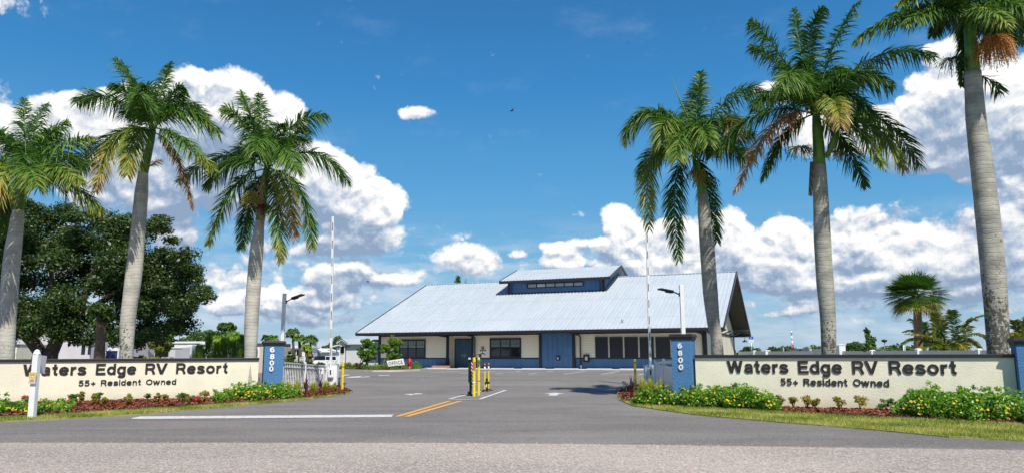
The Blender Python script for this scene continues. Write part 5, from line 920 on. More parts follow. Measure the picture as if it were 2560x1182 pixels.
# ------------------------------------------------------------------ fan palm, areca palms
def fan_palm(label, px, pyb, pyt, ccx, ccy, rx, ry, Y, tw, seed, nf=70):
    b = at(px, pyb, Y); b.z = gz(Y); c = at(ccx, ccy, Y); t = empty('fan_palm', b, label, 'palm tree'); mb = MB(); top = at(px+2, pyt, Y); mb.tube([b, b.lerp(c, .5)+Vector((.05, 0, 0)), top, c], [tw*1.2, tw, tw*.95, tw*.5], 14); obj('trunk', mb, MA['wood'], t)
    rg = np.random.default_rng(seed); sc = Y/F; RX, RZ = rx*sc, ry*sc
    for i in range(nf):
        th = rg.uniform(0, 2*pi); ph = math.acos(1-2*(i+.5)/nf*.88); d = Vector((sin(ph)*cos(th), sin(ph)*sin(th), cos(ph))); P = c+Vector((d.x*RX*.56, d.y*RX*.56, d.z*RZ*.56)); mb = MB(); mb.tube([c, c.lerp(P, .6)+Vector((0, 0, .08)), P], .014, 4, tint=.55)
        n = 26; fr = RX*.52; S1 = d.cross(Vector((0, 0, 1))); S1 = S1.normalized() if S1.length > .1 else Vector((1, 0, 0)); N1 = S1.cross(d); low_ = max(0, -d.z+.15); tint = .22+.1*rg.random() if low_ < .42 else (.5+.2*rg.random() if low_ < .8 else .8+.18*rg.random()); V = []; Fs = []; T = []
        for k in range(n):
            a = (k/(n-1)-.5)*pi*1.25; dr = (d*cos(a)+S1*sin(a)+N1*.12*abs(sin(a))).normalized(); ln = fr*(.8+.3*rg.random()); w2 = Vector(dr.cross(N1)).normalized()*.026; tip = P+dr*ln+Vector((0, 0, -ln*(.10+.22*low_+.15*rg.random()))); m_ = P+dr*ln*.55+Vector((0, 0, -ln*.08)); o = len(V); V += [P, m_-w2, tip, m_+w2]; Fs.append((o, o+1, o+2, o+3)); T += [tint, tint, min(1, tint+.12+.2*rg.random()), tint]
        mb.add(V, Fs, 0, T); obj('fan_leaf', mb, MA['palm'], t)
fan_palm('round crowned fan palm with brown skirt rising behind the right boundary fence', 2292, 885, 790, 2290, 737, 78, 64, 42, .23, 4, 96)
def areca(label, px, py, Y, fr, seed, m_='gold', ll=.42, stems=((0, 0),), group=None, name='areca_palm', tb=.4):
    b = at(px, py, Y); b.z = gz(Y); t = empty(name, b, label, 'palm tree', group); mb = MB()
    for dx, dz in stems: mb.tube([b+Vector((dx*.3, 0, 0)), b+Vector((dx, 0, 1.0+dz))], .05, 7)
    obj('stems', mb, MA['booted'], t); rg = random.Random(seed)
    for i, (cx_, cy_, tx, ty) in enumerate(fr):
        s = stems[i % len(stems)]; o = at(cx_, cy_, Y); dt = rg.uniform(-.9, .9); q = b+Vector((s[0], 0, 1.0+s[1])); mb = MB(); frond(mb, q, at(cx_, cy_, Y+dt*.5), at(tx, ty, Y+dt), seed*7+i, ll=ll, n=62, tint=tb+rg.uniform(-.22, .3), tipdry=.2, wid=.032, droop=.35, ranks=False, rach=.018); obj('frond', mb, MA[m_], t)
    return t
areca('orange and green feather palm clump between the fan palm and the rightmost royal palm', 2385, 886, 40, [(2370,780,2330,800),(2360,790,2300,860),(2380,780,2380,775),(2400,785,2440,800),(2420,800,2470,850),(2380,820,2350,880),(2400,800,2460,885),(2330,830,2265,835),(2340,840,2275,885),(2360,780,2330,780),(2420,780,2465,790),(2340,800,2310,830),(2390,830,2420,885),(2300,830,2270,850),(2410,820,2450,870),(2350,820,2330,890),(2375,840,2380,890)], 12, 'gold', .5, ((-.9, -.2), (-.3, 0), (.3, .2), (.8, -.1), (-1.6, -.3)), tb=.22)
areca('darker green feather palm behind the fan palm trunk', 2330, 886, 48, [(2320,790,2290,810),(2330,780,2370,790),(2310,810,2260,830),(2340,800,2390,830),(2320,820,2300,870),(2335,830,2370,880),(2300,830,2255,860),(2345,780,2400,785),(2300,790,2275,800)], 13, 'pine', .6, ((-.4, 0), (.4, .1)), tb=.35)
areca('golden green feather palm at the right photo edge behind the plain pillar', 2550, 880, 33, [(2545,810,2515,840),(2560,790,2590,800),(2550,800,2530,800),(2540,830,2518,860),(2570,810,2600,840),(2555,820,2540,870),(2560,800,2575,790)], 14, 'gold', .45, ((-.2, 0), (.3, .1)), tb=.35)
mb = MB(); b = at(2560, 760, 34)

# ------------------------------------------------------------------ background vegetation
def bt(label, px, pyt, wpx, Y, n, leafm, seed, tb=.5, name='background_tree', rr=None, low=.25, size=None, group='trees at the horizon', limbs=4, hz=None):
    top = at(px, pyt, Y).z; base = at(px, 880, Y); base.z = gz(Y); h = top-base.z; r = wpx*.5*Y/F; zc = base.z+h*(.5+low*.5); R = (r*.85, r*.8, h*(1-low)*.5*.85); k = min(R)*.42; size = size or max(.05, Y/F*3.2)
    return tree(name, label, 'tree', tuple(base), (base.x, Y, zc), R, 16, (k*.8, k*1.3), n, size, MA[leafm], MA['bark'], max(.08, h*.025), seed, group, tb, limbs)
for i, (px, pyt, wp, Y, lm, tb, lb, low) in enumerate((
 (455, 800, 130, 75, 'pine', .45, 'bushy green tree right of the oak above the parked trailers', .2), (560, 803, 60, 95, 'pine', .5, 'tall pine with layered crown left of the third royal palm', .55), (525, 815, 46, 92, 'pine', .45, 'slim pine behind the bushy tree right of the oak', .5), (590, 826, 50, 90, 'lime', .6, 'yellow green tree just left of the third royal palm trunk', .2),
 (620, 838, 44, 90, 'pine', .4, 'dark rounded tree behind the third royal palm trunk', .2), (664, 836, 20, 90, 'pine', .4, 'small dark tree tip left of the blue pillar cap', .3),
 (880, 843, 66, 150, 'pine', .3, 'dark wide tree behind the left barrier arm', .05), (830, 848, 60, 140, 'pine', .25, 'dark tree left of the left barrier arm', .05), (845, 838, 34, 160, 'pine', .75, 'pale flat topped tree peeking above the dark trees', .5), (925, 843, 60, 170, 'pine', .4, 'green tree above the grey metal roofed house', .1), (965, 845, 60, 180, 'pine', .35, 'far green tree behind the left eave of the building', .1),
 (1858, 868, 26, 130, 'pine', .3, 'small rounded tree just right of the building eave', .1), (1872, 864, 34, 150, 'pine', .35, 'rounded tree behind the blue parking sign', .1), (1896, 868, 26, 150, 'pine', .3, 'rounded tree right of the blue parking sign', .1), (1938, 866, 40, 120, 'pine', .35, 'wide dark tree left of the striped mast', .08), (2014, 874, 26, 150, 'pine', .4, 'low tree left of the grey flat roofed building', .1),
 (2138, 842, 48, 60, 'pine', .4, 'rounded tree behind the thin leafy sapling', .1), (2225, 871, 60, 90, 'lime', .4, 'low hedge like tree right of the sapling', .1), (360, 835, 60, 60, 'gold', .35, 'yellow leaved tree right of the second royal palm trunk', .3), (400, 838, 50, 58, 'gold', .4, 'orange tinged shrub tree above the grey trailer', .35),
 (700, 855, 24, 80, 'lime', .6, 'bright yellow green shrub beside the left numbered pillar', .1))):
    bt(lb, px, pyt, wp, Y, int(2500+wp*45), lm, 100+i, tb, low=low)
# far wood along the horizon
rg = random.Random(5); C = []; R = []
for i in range(260): a = rg.uniform(-900, 4200); Y = rg.uniform(260, 420); c = at(a, 880, Y); h = rg.uniform(2, 5.5); c.z = -.5+h*.5; C.append(c); R.append((h*1.2, h, h*.6))
mb = MB(); leafcloud(mb, C, R, 42000, .8, .6, .5, 9, .4); tag(obj('far_wood', mb, MA['pine']), 'distant band of green trees along the horizon', 'wood', kind='stuff')
def spray_palm(label, px, pyb, pyt, rpx, Y, seed, m_='lime', nf=13, tb=.45, tw=.14, group='palms in the resort', ll=.55):
    b = at(px, pyb, Y); b.z = gz(Y); c = at(px, pyt, Y); t = empty('small_palm', b, label, 'palm tree', group); mb = MB(); mb.tube([b, b.lerp(c, .5)+Vector((.1, 0, 0)), c], [tw*1.2, tw, tw*.7], 9); obj('trunk', mb, MA['bark'], t); rg = random.Random(seed); r = rpx*Y/F
    for i in range(nf):
        a = 2*pi*i/nf+rg.uniform(-.2, .2); e = rg.uniform(-.1, 1.1); d = Vector((cos(a)*cos(e), sin(a)*cos(e), sin(e))); k = c+d*r*.6+Vector((0, 0, r*.25)); tip = c+Vector((d.x*r, d.y*r, d.z*r*.6-r*.45*(1-e))); mb = MB(); frond(mb, c, k, tip, seed*17+i, ll=r*ll, n=24, tint=tb+rg.uniform(-.2, .25), tipdry=.15, wid=.022*max(1, Y/35), droop=.5, rach=.02); obj('frond', mb, MA[m_], t)
spray_palm('bushy green palm just right of the left light pole', 732, 890, 832, 17, 72, 1, 'pine', 14, .55); spray_palm('yellow green palm in front of the pale homes', 748, 895, 846, 15, 60, 2, 'lime', 12, .5); spray_palm('grey green spiky palm over the gabled home', 776, 890, 852, 20, 85, 3, 'pine', 14, .5); spray_palm('drooping yellow green palm beside the speed sign', 766, 895, 868, 13, 58, 4, 'lime', 10, .8)
spray_palm('dark palm tip above the left numbered pillar', 664, 880, 843, 10, 70, 5, 'pine', 10, .4); spray_palm('olive palm right above the blue pillar', 684, 880, 846, 14, 80, 6, 'lime', 12, .4); spray_palm('bright palm behind the trailers left of the third royal palm', 585, 890, 845, 24, 66, 7, 'lime', 14, .55); spray_palm('lime palm above the white trailer', 548, 890, 852, 22, 68, 8, 'lime', 12, .6)
spray_palm('tiny palm in the bed by the speed sign', 774, 905, 886, 9, 50, 9, 'gold', 9, .4); spray_palm('green fan shaped palm by the home windows', 790-20, 900, 875, 8, 62, 10, 'lime', 8, .5)
# conifer top behind the ridge
b = at(1145, 900, 90); b.z = -.5; tp = at(1145, 691, 90); t = empty('conifer', b, 'conifer tip poking above the roof ridge', 'tree'); mb = MB(); mb.tube([b, tp], [.25, .03], 8); obj('trunk', mb, MA['bark'], t); C = [b.lerp(tp, k) for k in (.5, .6, .7, .78, .85, .9, .94, .98)]; mb = MB(); leafcloud(mb, C, [(2.2*(1.02-k)+.25, 2.2*(1.02-k)+.25, .5) for k in (.5, .6, .7, .78, .85, .9, .94, .98)], 3000, .16, .3, .3, 3, .35); obj('crown', mb, MA['pine'], t)
b = at(1165, 900, 95); b.z = -.5; t = empty('pole', b, 'thin bare pole beside the conifer tip above the ridge', 'pole'); mb = MB(); mb.tube([b, at(1165, 697, 95)], .05, 6); mb.tube([at(1164, 706, 95), at(1160, 703, 95)], .03, 5); obj('mast', mb, MA['bark'], t)
# feathery casuarina shrubs behind left wall
for i, (px, pyt, wp, Y) in enumerate(((497, 862, 26, 33), (520, 838, 24, 33.5), (540, 855, 26, 32.5), (560, 843, 24, 33), (582, 850, 30, 32.5), (603, 836, 22, 33.5), (612, 862, 26, 32))):
    b = at(px, 890, Y); b.z = gz(Y); tz = at(px, pyt, Y).z; r = wp*.8*Y/F; t = empty('feathery_shrub', b, ordn[i]+' feathery bright green shrub from the left behind the left sign wall', 'shrub', 'feathery shrubs behind the left sign wall'); mb = MB(); n = 2600; rgn = np.random.default_rng(i)
    z = rgn.random(n)**.8*(tz-b.z); th = rgn.random(n)*2*pi; lob = 1+.35*np.sin(z*5+i)+.3*np.sin(th*3+z*3+i*2); q = r*1.5*lob*(1-.8*z/(tz-b.z))*rgn.random(n)**.5; P = np.stack([b.x+q*np.cos(th), b.y+q*np.sin(th), b.z+z*.96], 1); dv = np.stack([np.cos(th)*.35, np.sin(th)*.35, .8+.4*rgn.random(n)], 1)*.16; wv = np.cross(dv, rgn.normal(size=(n, 3))); wv = wv/np.linalg.norm(wv, axis=1)[:, None]*.008; V = np.stack([P-wv, P+wv, P+dv+wv*.2, P+dv-wv*.2], 1).reshape(-1, 3); mb.np(V, np.arange(4*n).reshape(n, 4), np.repeat(np.clip(.4+.2*rgn.normal(size=n), .02, 1), 4)); obj('foliage', mb, MA['lime'], t); mb = MB(); mb.tube([b, (b.x, b.y, tz-.2)], [.04, .01], 6); obj('stem', mb, MA['bark'], t)
def shrub(name, label, px, py, w_, h, Y, m_, n, seed, group=None, tb=.5, size=.05, cat='shrub', dz=0., asp=.45, base=None):
    b = base if base is not None else at(px, py, Y); b.z = gz(b.y)+.05+dz; t = empty(name, b, label, cat, group); C, R = clumpset((b.x, b.y, b.z+h*.6), (w_*.32, w_*.3, h*.28), 7, (min(w_, h)*.18, min(w_, h)*.28), seed); mb = MB(); leafcloud(mb, C, R, n, size, asp, .4, seed, tb); obj('foliage', mb, MA[m_], t)
    mb = MB()
    for i in range(4): mb.tube([b-Vector((0, 0, .05)), C[i]], [.014, .006], 5)
    obj('stems', mb, MA['bark'], t); return t
for i, px in enumerate((352, 386, 422, 440)): shrub('croton', ['first', 'second', 'third', 'fourth'][i]+' yellow croton from the left, peeking over the wall before the grey trailer', px, 893, .7, 1.75, 29.5, 'croton', 700, 300+i, 'crotons behind the left sign wall', .5, .07)
# sapling tree right (thin stem leaf rosettes)
b = at(2168, 880, 36); b.z = gz(36); t = empty('sapling', b, 'thin leafy sapling with a bare spire behind the right sign wall', 'tree'); mb = MB(); mb.tube([b, at(2168, 850, 36), at(2166, 822, 36)], [.04, .03, .01], 7); obj('trunk', mb, MA['bark'], t); mb = MB(); leafcloud(mb, [at(2165, 825, 36), at(2171, 830, 36), at(2166, 838, 36), at(2172, 846, 36), at(2175, 860, 36), at(2182, 870, 36), at(2166, 868, 36), at(2178, 850, 36)], [(.1, .1, .12)]*4+[(.28, .25, .25)]*4, 1100, .07, .6, .3, 4, .5); obj('crown', mb, MA['pine'], t)

# ------------------------------------------------------------------ resort homes, trailers, vehicles
def hb(mb, x0, x1, y0, y1, Y, dep, mi=0, zmin=None):     # box from its photo rectangle at depth Y
    a = at(x0, y0, Y); c = at(x1, y1, Y); mb.box(a.x, c.x, Y, Y+dep, zmin if zmin is not None else c.z, a.z, mi); return mb
def rect_things(name, label, cat, Y, parts_, group=None):
    b = at(parts_[0][2][0], 890, Y); b.z = gz(Y); t = empty(name, b, label, cat, group)
    for (pn, m_, r, off, dep, fl) in parts_:
        mb = MB()
        a = at(r[0], r[2], Y+off); c = at(r[1], r[3], Y+off); mb.box(a.x, c.x, Y+off, Y+off+dep, gz(Y) if fl else c.z, a.z); obj(pn, mb, MA[m_], t, bevel=.03 if dep > .5 else 0)
    return t
# barrel roofed pale trailer behind the oak
Y = 50.; a = at(45, 840, Y).x; c = at(228, 840, Y).x; zt = at(130, 824, Y).z; zs = at(60, 836, Y).z; t = empty('park_trailer', (a, Y, gz(Y)), 'pale trailer with curved roof half hidden by the oak trunks', 'trailer'); mb = MB(); n = 12
prof = [(a, gz(Y)), (a, zs)]+[(a+(c-a)*i/n, zs+(zt-zs)*sin(pi*i/n)) for i in range(1, n)]+[(c, zs), (c, gz(Y))]; mb.prism([(x, Y, z) for x, z in prof], (0, 9, 0)); obj('body', mb, MA['plum'], t)
mb = MB(); pr = [(a+(c-a)*i/n, zs+(zt-zs)*sin(pi*i/n)) for i in range(n+1)]
for p, q in zip(pr, pr[1:]): mb.slant((p[0], Y-.05, p[1]+.03), (q[0], Y-.05, q[1]+.03), .12, .08)
obj('roof_edge', mb, MA['white'], t)
mb = MB(); hb(mb, 206, 212, 842, 885, Y-.02, .01); obj('window', mb, MA['glass'], t); mb = MB(); hb(mb, 222, 226, 846, 885, Y-.02, .01); obj('window', mb, MA['glass'], t)
rect_things('small_shed', 'cream shed corner with window beside the leftmost palm trunk', 'shed', 46, [('body', 'cream', (22, 40, 862, 890), 0, 3, 1), ('window', 'lgrey', (26, 36, 868, 886), -.03, .02, 0), ('roof', 'tan', (18, 42, 858, 862), -.1, 3.2, 0)])
# portable toilet
Y = 36.; t = empty('portable_toilet', (at(262, 890, Y).x, Y, gz(Y)), 'navy portable toilet with white domed roof behind the left sign wall', 'portable toilet'); mb = MB(); hb(mb, 264, 294, 874, 890, Y, 1.2, 0, gz(Y)); obj('cabin', mb, MA['porta'], t, bevel=.04)
mb = MB(); a = at(262, 876, Y-.05); c = at(296, 868, Y-.05); mb.prism([(a.x, Y-.05, a.z), (a.x+.06, Y-.05, c.z-.03), (a.x+.15, Y-.05, c.z), (c.x-.15, Y-.05, c.z), (c.x-.06, Y-.05, c.z-.03), (c.x, Y-.05, a.z)], (0, 1.3, 0)); obj('roof', mb, MA['white'], t); mb = MB(); hb(mb, 262, 264, 876, 890, Y-.04, .1, 0, gz(Y)); hb(mb, 294, 296, 876, 890, Y-.04, .1, 0, gz(Y)); obj('corner_trim', mb, MA['white'], t)
rect_things('travel_trailer', 'long grey travel trailer with white top rail, right of the second royal palm', 'trailer', 62, [('body', 'grey', (338, 478, 868, 895), 0, 2.5, 1), ('top_rail', 'white', (345, 455, 867.5, 869.5), -.06, .1, 0), ('window', 'glass', (356, 372, 880, 890), -.03, .02, 0), ('awning_band', 'black', (360, 425, 873.5, 876.5), -.05, .04, 0), ('door', 'lgrey', (424, 437, 874, 895), -.03, .02, 0), ('window', 'glass', (388, 420, 879, 890), -.03, .02, 0), ('vent', 'white', (467, 480, 861, 866), .2, .6, 0), ('corner_trim', 'lgrey', (476, 478, 866, 895), -.04, .05, 0)])
rect_things('motorhome', 'white motorhome with dark swoosh behind the feathery shrubs', 'motorhome', 72, [('body', 'white', (436, 598, 853, 895), 0, 2.6, 1), ('roof_unit', 'black', (522, 545, 849, 852.5), .5, 1.2, 0), ('roof_unit', 'white', (570, 576, 848, 852.5), .3, .5, 0), ('side_band', 'black', (560, 596, 860, 862), -.03, .02, 0), ('window', 'glass', (586, 594, 865, 875), -.03, .02, 0), ('roof_rail', 'lgrey', (395, 500, 855, 857.5), -.1, .3, 0), ('window', 'glass', (548, 560, 866, 878), -.03, .02, 0)])
t = [o for o in bpy.data.objects if o.name == 'motorhome'][0]; mb = MB(); mb.slant(at(480, 866, 71.9), at(530, 857, 71.9), .04, .14, upv=(0, 1, 0)); mb.slant(at(530, 870, 71.9), at(560, 860, 71.9), .04, .10, upv=(0, 1, 0)); obj('swoosh', mb, MA['black'], t)
rect_things('tan_home', 'tan home corner with dark window left of the blue pillar', 'house', 48, [('body', 'tan', (644, 680, 866, 893), 0, 4, 1), ('window', 'glass', (637, 644.5, 874, 888), -.05, .02, 0), ('trim', 'white', (645, 648, 866, 893), -.06, .04, 0), ('roof', 'bark', (640, 682, 857, 866), .1, 3.9, 0)])
rect_things('mobile_home', 'long white mobile home with dark windows behind the picket fence', 'house', 95, [('body', 'white', (702, 772, 870, 912), 0, 4, 1), ('roof', 'lgrey', (700, 775, 867, 870.5), -.3, 4.6, 0), ('window', 'glass', (733, 739, 874, 888), -.03, .02, 0), ('window', 'glass', (742, 747, 874, 888), -.03, .02, 0), ('window', 'glass', (749, 751, 874, 888), -.03, .02, 0), ('window', 'glass', (763, 766, 879, 890), -.03, .02, 0), ('window', 'glass', (711, 716, 874, 893), -.03, .02, 0), ('window', 'glass', (718, 721, 876, 890), -.03, .02, 0), ('skirt', 'tan', (737, 760, 889, 900), -.04, .03, 0), ('roof_unit', 'white', (729, 742, 864, 867), 1, 1, 0)])
def gabled(label, Y, x0, x1, yeave, xp, ypeak, ybase, wallm, roofm, wins, dep=9, porch=None, sidex=None, name='gabled_home'):
    b = at(x0, 890, Y); b.z = gz(Y); t = empty(name, b, label, 'house', 'small homes beyond the lot'); a, c, p = at(x0, yeave, Y), at(x1, yeave, Y), at(xp, ypeak, Y); mb = MB(); mb.prism([(a.x, Y, b.z), (c.x, Y, b.z), (c.x, Y, c.z), (p.x, Y, p.z), (a.x, Y, a.z)], (0, dep, 0)); obj('body', mb, MA[wallm], t)
    mb = MB(); dx = Vector((.25, 0, -.10)); mb.slant(p+Vector((0, dep/2-.2, .05)), c+Vector((.25, dep/2-.2, -.05)), dep+.5, .09); mb.slant(a+Vector((-.25, dep/2-.2, -.05)), p+Vector((0, dep/2-.2, .05)), dep+.5, .09); obj('roof', mb, MA[roofm], t)
    mb = MB(); mb.slant(p+Vector((0, -.42, .02)), c+Vector((.25, -.42, -.08)), .06, .16); mb.slant(a+Vector((-.25, -.42, -.08)), p+Vector((0, -.42, .02)), .06, .16); mb.box(a.x, a.x+.12, Y-.03, Y-.001, b.z, a.z); mb.box(c.x-.12, c.x, Y-.03, Y-.001, b.z, c.z); obj('trim', mb, MA['white'], t)
    for (wx0, wx1, wy0, wy1) in wins:
        mb = MB(); A_ = at(wx0, wy0, Y-.05); B_ = at(wx1, wy1, Y-.05); mb.box(A_.x-.08, B_.x+.08, Y-.05, Y-.002, B_.z-.08, A_.z+.08); wn_ = obj('window', mb, MA['white'], t); mb = MB(); mb.box(A_.x, B_.x, Y-.07, Y-.051, B_.z, A_.z); obj('pane', mb, MA['glass'], wn_)
    return t
gabled('small grey home with tall white gridded window above the parked car', 100, 776, 802, 879, 790, 871, 912, 'lgrey', 'white', [(782, 785.5, 875, 877), (788, 791.5, 875, 877), (782, 785, 879, 883), (788, 791, 879, 883), (782, 785, 885, 889), (788, 791, 885, 889)])
gabled('white low home behind the car, right of the gridded window home', 105, 804, 838, 878, 821, 875, 912, 'white', 'white', [(806, 810, 882, 889), (818, 822, 883, 889)])
t = gabled('grey narrow fronted home with tall window and blue grey metal roof', 88, 848.5, 863, 855, 856, 847, 912, 'lgrey', 'roof', [(851, 855, 865, 882), (857, 860.5, 865, 882)], dep=6)
mb = MB(); p = at(862, 847, 88); q = at(905, 846.5, 92); e = at(868, 858, 88); f_ = at(950, 857.5, 88); mb.add([e+Vector((-.3, -.2, 0)), f_+Vector((0, -.2, 0)), at(945, 846.5, 92), at(860, 846.5, 92)]+[v+Vector((0, 0, -.1)) for v in (e+Vector((-.3, -.2, 0)), f_+Vector((0, -.2, 0)), at(945, 846.5, 92), at(860, 846.5, 92))], [(0, 1, 2, 3), (7, 6, 5, 4), (0, 4, 5, 1), (1, 5, 6, 2), (2, 6, 7, 3), (3, 7, 4, 0)]); obj('side_roof', mb, MA['roof'], t)
mb = MB(); hb(mb, 866, 948, 858.2, 905, 88.3, 6, 0, gz(88)); obj('side_wing', mb, MA['lgrey'], t); mb = MB(); hb(mb, 868, 873, 860, 868, 88.2, .05); obj('window', mb, MA['grey'], t)
mb = MB(); mb.slant(at(834, 866, 87.5), at(849, 862, 87.5), 2.0, .12); mb.tube([at(842, 865, 87.5), (at(842, 865, 87.5).x, 87.5, -.5)], .08, 6); obj('porch_awning', mb, MA['white'], t)
mb = MB(); o_ = at(844, 854, 87.9); mb.ico(o_, .12, 0, 1); mb.tube([o_, o_-Vector((0, 0, .3))], .03, 5); obj('dish', mb, MA['white'], t)
# black and white camper with swoosh beside the building
Y = 66.; t = empty('fifth_wheel_camper', (at(900, 890, Y).x, Y, gz(Y)), 'white and black camper with sweeping stripes parked left of the building', 'camper')
def pp(pts, Yd, m_, name, th=.02, base=None):
    mb = MB(); mb.prism([at(x, y, Yd) for x, y in pts], (0, th, 0)); return obj(name, mb, MA[m_], t)
pp([(893, 906), (893, 892), (905, 858), (912, 855), (960, 855), (960, 906)], Y, 'lgrey', 'body', 2.6); pp([(907, 853.2), (949, 853.2), (949, 855.8), (907, 855.8)], Y-.35, 'white', 'awning', .3); pp([(929, 856), (936.5, 856), (936.5, 899), (929, 899)], Y-.06, 'black', 'slide_panel', .05)
pp([(908, 898), (914, 888), (930, 877), (950, 868), (950, 879), (925, 888), (910, 895)], Y-.09, 'black', 'dark_band', .02); pp([(896, 908), (905, 900), (925, 893), (949, 886), (949, 901), (922, 907)], Y-.12, 'white', 'stripe', .02); pp([(905, 900), (925, 892.5), (949, 885.5), (949, 884), (925, 890.5), (907, 897.5)], Y-.15, 'white', 'stripe', .02); pp([(928, 850), (934, 847.5), (950, 847.5), (955, 851), (953, 853), (928, 853)], Y+.3, 'black', 'roof_unit', 1); pp([(943, 868), (949, 868), (949, 877), (943, 877)], Y-.13, 'black', 'window', .02)
c = at(911, 906, Y-.2); mb = MB(); mb.tube([(c.x, Y-.22, c.z), (c.x, Y+.05, c.z)], .26, 20); wh = obj('wheel', mb, MA['rubber'], t); mb = MB(); mb.tube([(c.x, Y-.24, c.z), (c.x, Y-.221, c.z)], .14, 16); obj('rim', mb, MA['lgrey'], wh)
# speed sign
Y = 47.; s = at(753.5, 898, Y); t = empty('speed_sign', (s.x, Y, gz(Y)), 'small white speed limit 10 sign behind the picket fence', 'sign'); z1, z0 = at(753, 892.5, Y).z, at(753, 902.8, Y).z; hw = .115; mb = MB(); mb.box(s.x-hw, s.x+hw, Y, Y+.01, z0, z1); pn = obj('panel', mb, MA['white'], t); mb = MB(); mb.tube([(s.x, Y+.03, gz(Y)), (s.x, Y+.03, z1)], .02, 6); obj('post', mb, MA['metal'], t)
def small_text(body, x0, x1, z0, cap, Y, parent, m_, bold=.02, name='lettering'):
    res, X0, X1 = text_parts(body, bold); mb = MB()
    for V, Fs in res: extrude_glyph(mb, V, Fs, lambda x, y, e: Vector((x0+(x-X0)*(x1-x0)/(X1-X0), Y-e, z0+y*cap/CAPH)), .004)
    return obj(name, mb, m_, parent)
small_text('10', s.x-.075, s.x+.075, z0+.02, .09, Y-.001, t, MA['letter'], .04); small_text('SPEED', s.x-.09, s.x+.09, z1-.055, .035, Y-.001, t, MA['letter']); small_text('LIMIT', s.x-.09, s.x+.09, z1-.105, .035, Y-.001, t, MA['letter'])
# disabled parking sign
Y = 47.; s = at(1878, 850, Y); t = empty('parking_sign', (s.x, Y, gz(Y)), 'blue wheelchair parking sign with white plate on a thin post right of the building', 'sign'); z1, zm, z0 = at(1878, 840, Y).z, at(1878, 847.5, Y).z, at(1878, 855.5, Y).z; hw = at(1883.3, 850, Y).x-s.x
mb = MB(); mb.box(s.x-hw, s.x+hw, Y, Y+.01, zm, z1); obj('blue_plate', mb, MA['signblue'], t); mb = MB(); mb.box(s.x-hw, s.x+hw, Y, Y+.01, z0, zm-.02); obj('white_plate', mb, MA['white'], t); mb = MB(); mb.tube([(s.x, Y+.03, gz(Y)), (s.x, Y+.03, z1)], .02, 6); obj('post', mb, MA['metal'], t)
mb = MB(); c = Vector((s.x-.01, Y-.006, (z1+zm)/2-.02)); mb.tube([c+Vector((.045*cos(a), 0, .045*sin(a)-.01)) for a in [radians(x) for x in range(120, 380, 20)]], .007, 5); mb.tube([c+Vector((-.01, 0, .07)), c+Vector((-.005, 0, .01)), c+Vector((.035, 0, .005)), c+Vector((.055, 0, -.045))], .009, 5); mb.ico(c+Vector((-.012, 0, .082)), .014); obj('wheelchair_symbol', mb, MA['white'], t)
mb = MB()
for k in range(4): z = zm-.05-k*.04; mb.box(s.x-hw*.7, s.x+hw*.7, Y-.004, Y-.001, z-.008, z)
obj('plate_lines', mb, MA['grey'], t)
# hydrant
b = at(1024, 917, 52.6); b.z = gz(b.y)+.1; t = empty('fire_hydrant', b, 'red fire hydrant in the planting bed before the building', 'fire hydrant'); H = at(1024, 893.5, b.y).z-b.z; mb = MB(); mb.lathe([(.14, 0), (.14, .04), (.10, .05), (.10, H*.62), (.15, H*.64), (.15, H*.68), (.12, H*.72)], b, 16); obj('barrel', mb, MA['hyd'], t); mb = MB(); mb.lathe([(.125, H*.72), (.11, H*.84), (.06, H*.93), (.03, H*.94), (.03, H)], b, 16); obj('bonnet', mb, MA['hyd'], t)
for a, r in (((-.2, 0, 0), .05), ((.2, 0, 0), .05), ((0, -.22, 0), .07)): mb = MB(); c = b+Vector((0, 0, H*.55)); mb.tube([c, c+Vector(a)], r, 10); obj('nozzle', mb, MA['hyd'], t)
# OFFICE board
Y = 51.6; t = empty('office_sign', G(986, 916), 'white tilted hand lettered OFFICE board in the planting bed', 'sign'); q = [at(966, 901, Y), at(1008, 895, Y), at(1012, 911, Y), at(971, 915, Y)]; mb = MB(); mb.prism(q[::-1], (0, .03, 0)); obj('board', mb, MA['white'], t)
res, X0, X1 = text_parts('OFFICE', .005, 1.2)
for V, Fs in res:
    mb = MB(); extrude_glyph(mb, V, Fs, lambda x, y, e: q[3].lerp(q[2], .07+.84*(x-X0)/(X1-X0)).lerp(q[0].lerp(q[1], .07+.84*(x-X0)/(X1-X0)), .2+.58*y/CAPH)+Vector((0, -.004-e, 0)), .01); obj('letter', mb, MA['letter'], t)
for i in (0, 1): mb = MB(); a = q[3].lerp(q[2], .2+.6*i); mb.box(a.x-.02, a.x+.02, Y+.031, Y+.06, gz(Y), a.z+.3); obj('stake', mb, MA['wood'], t)
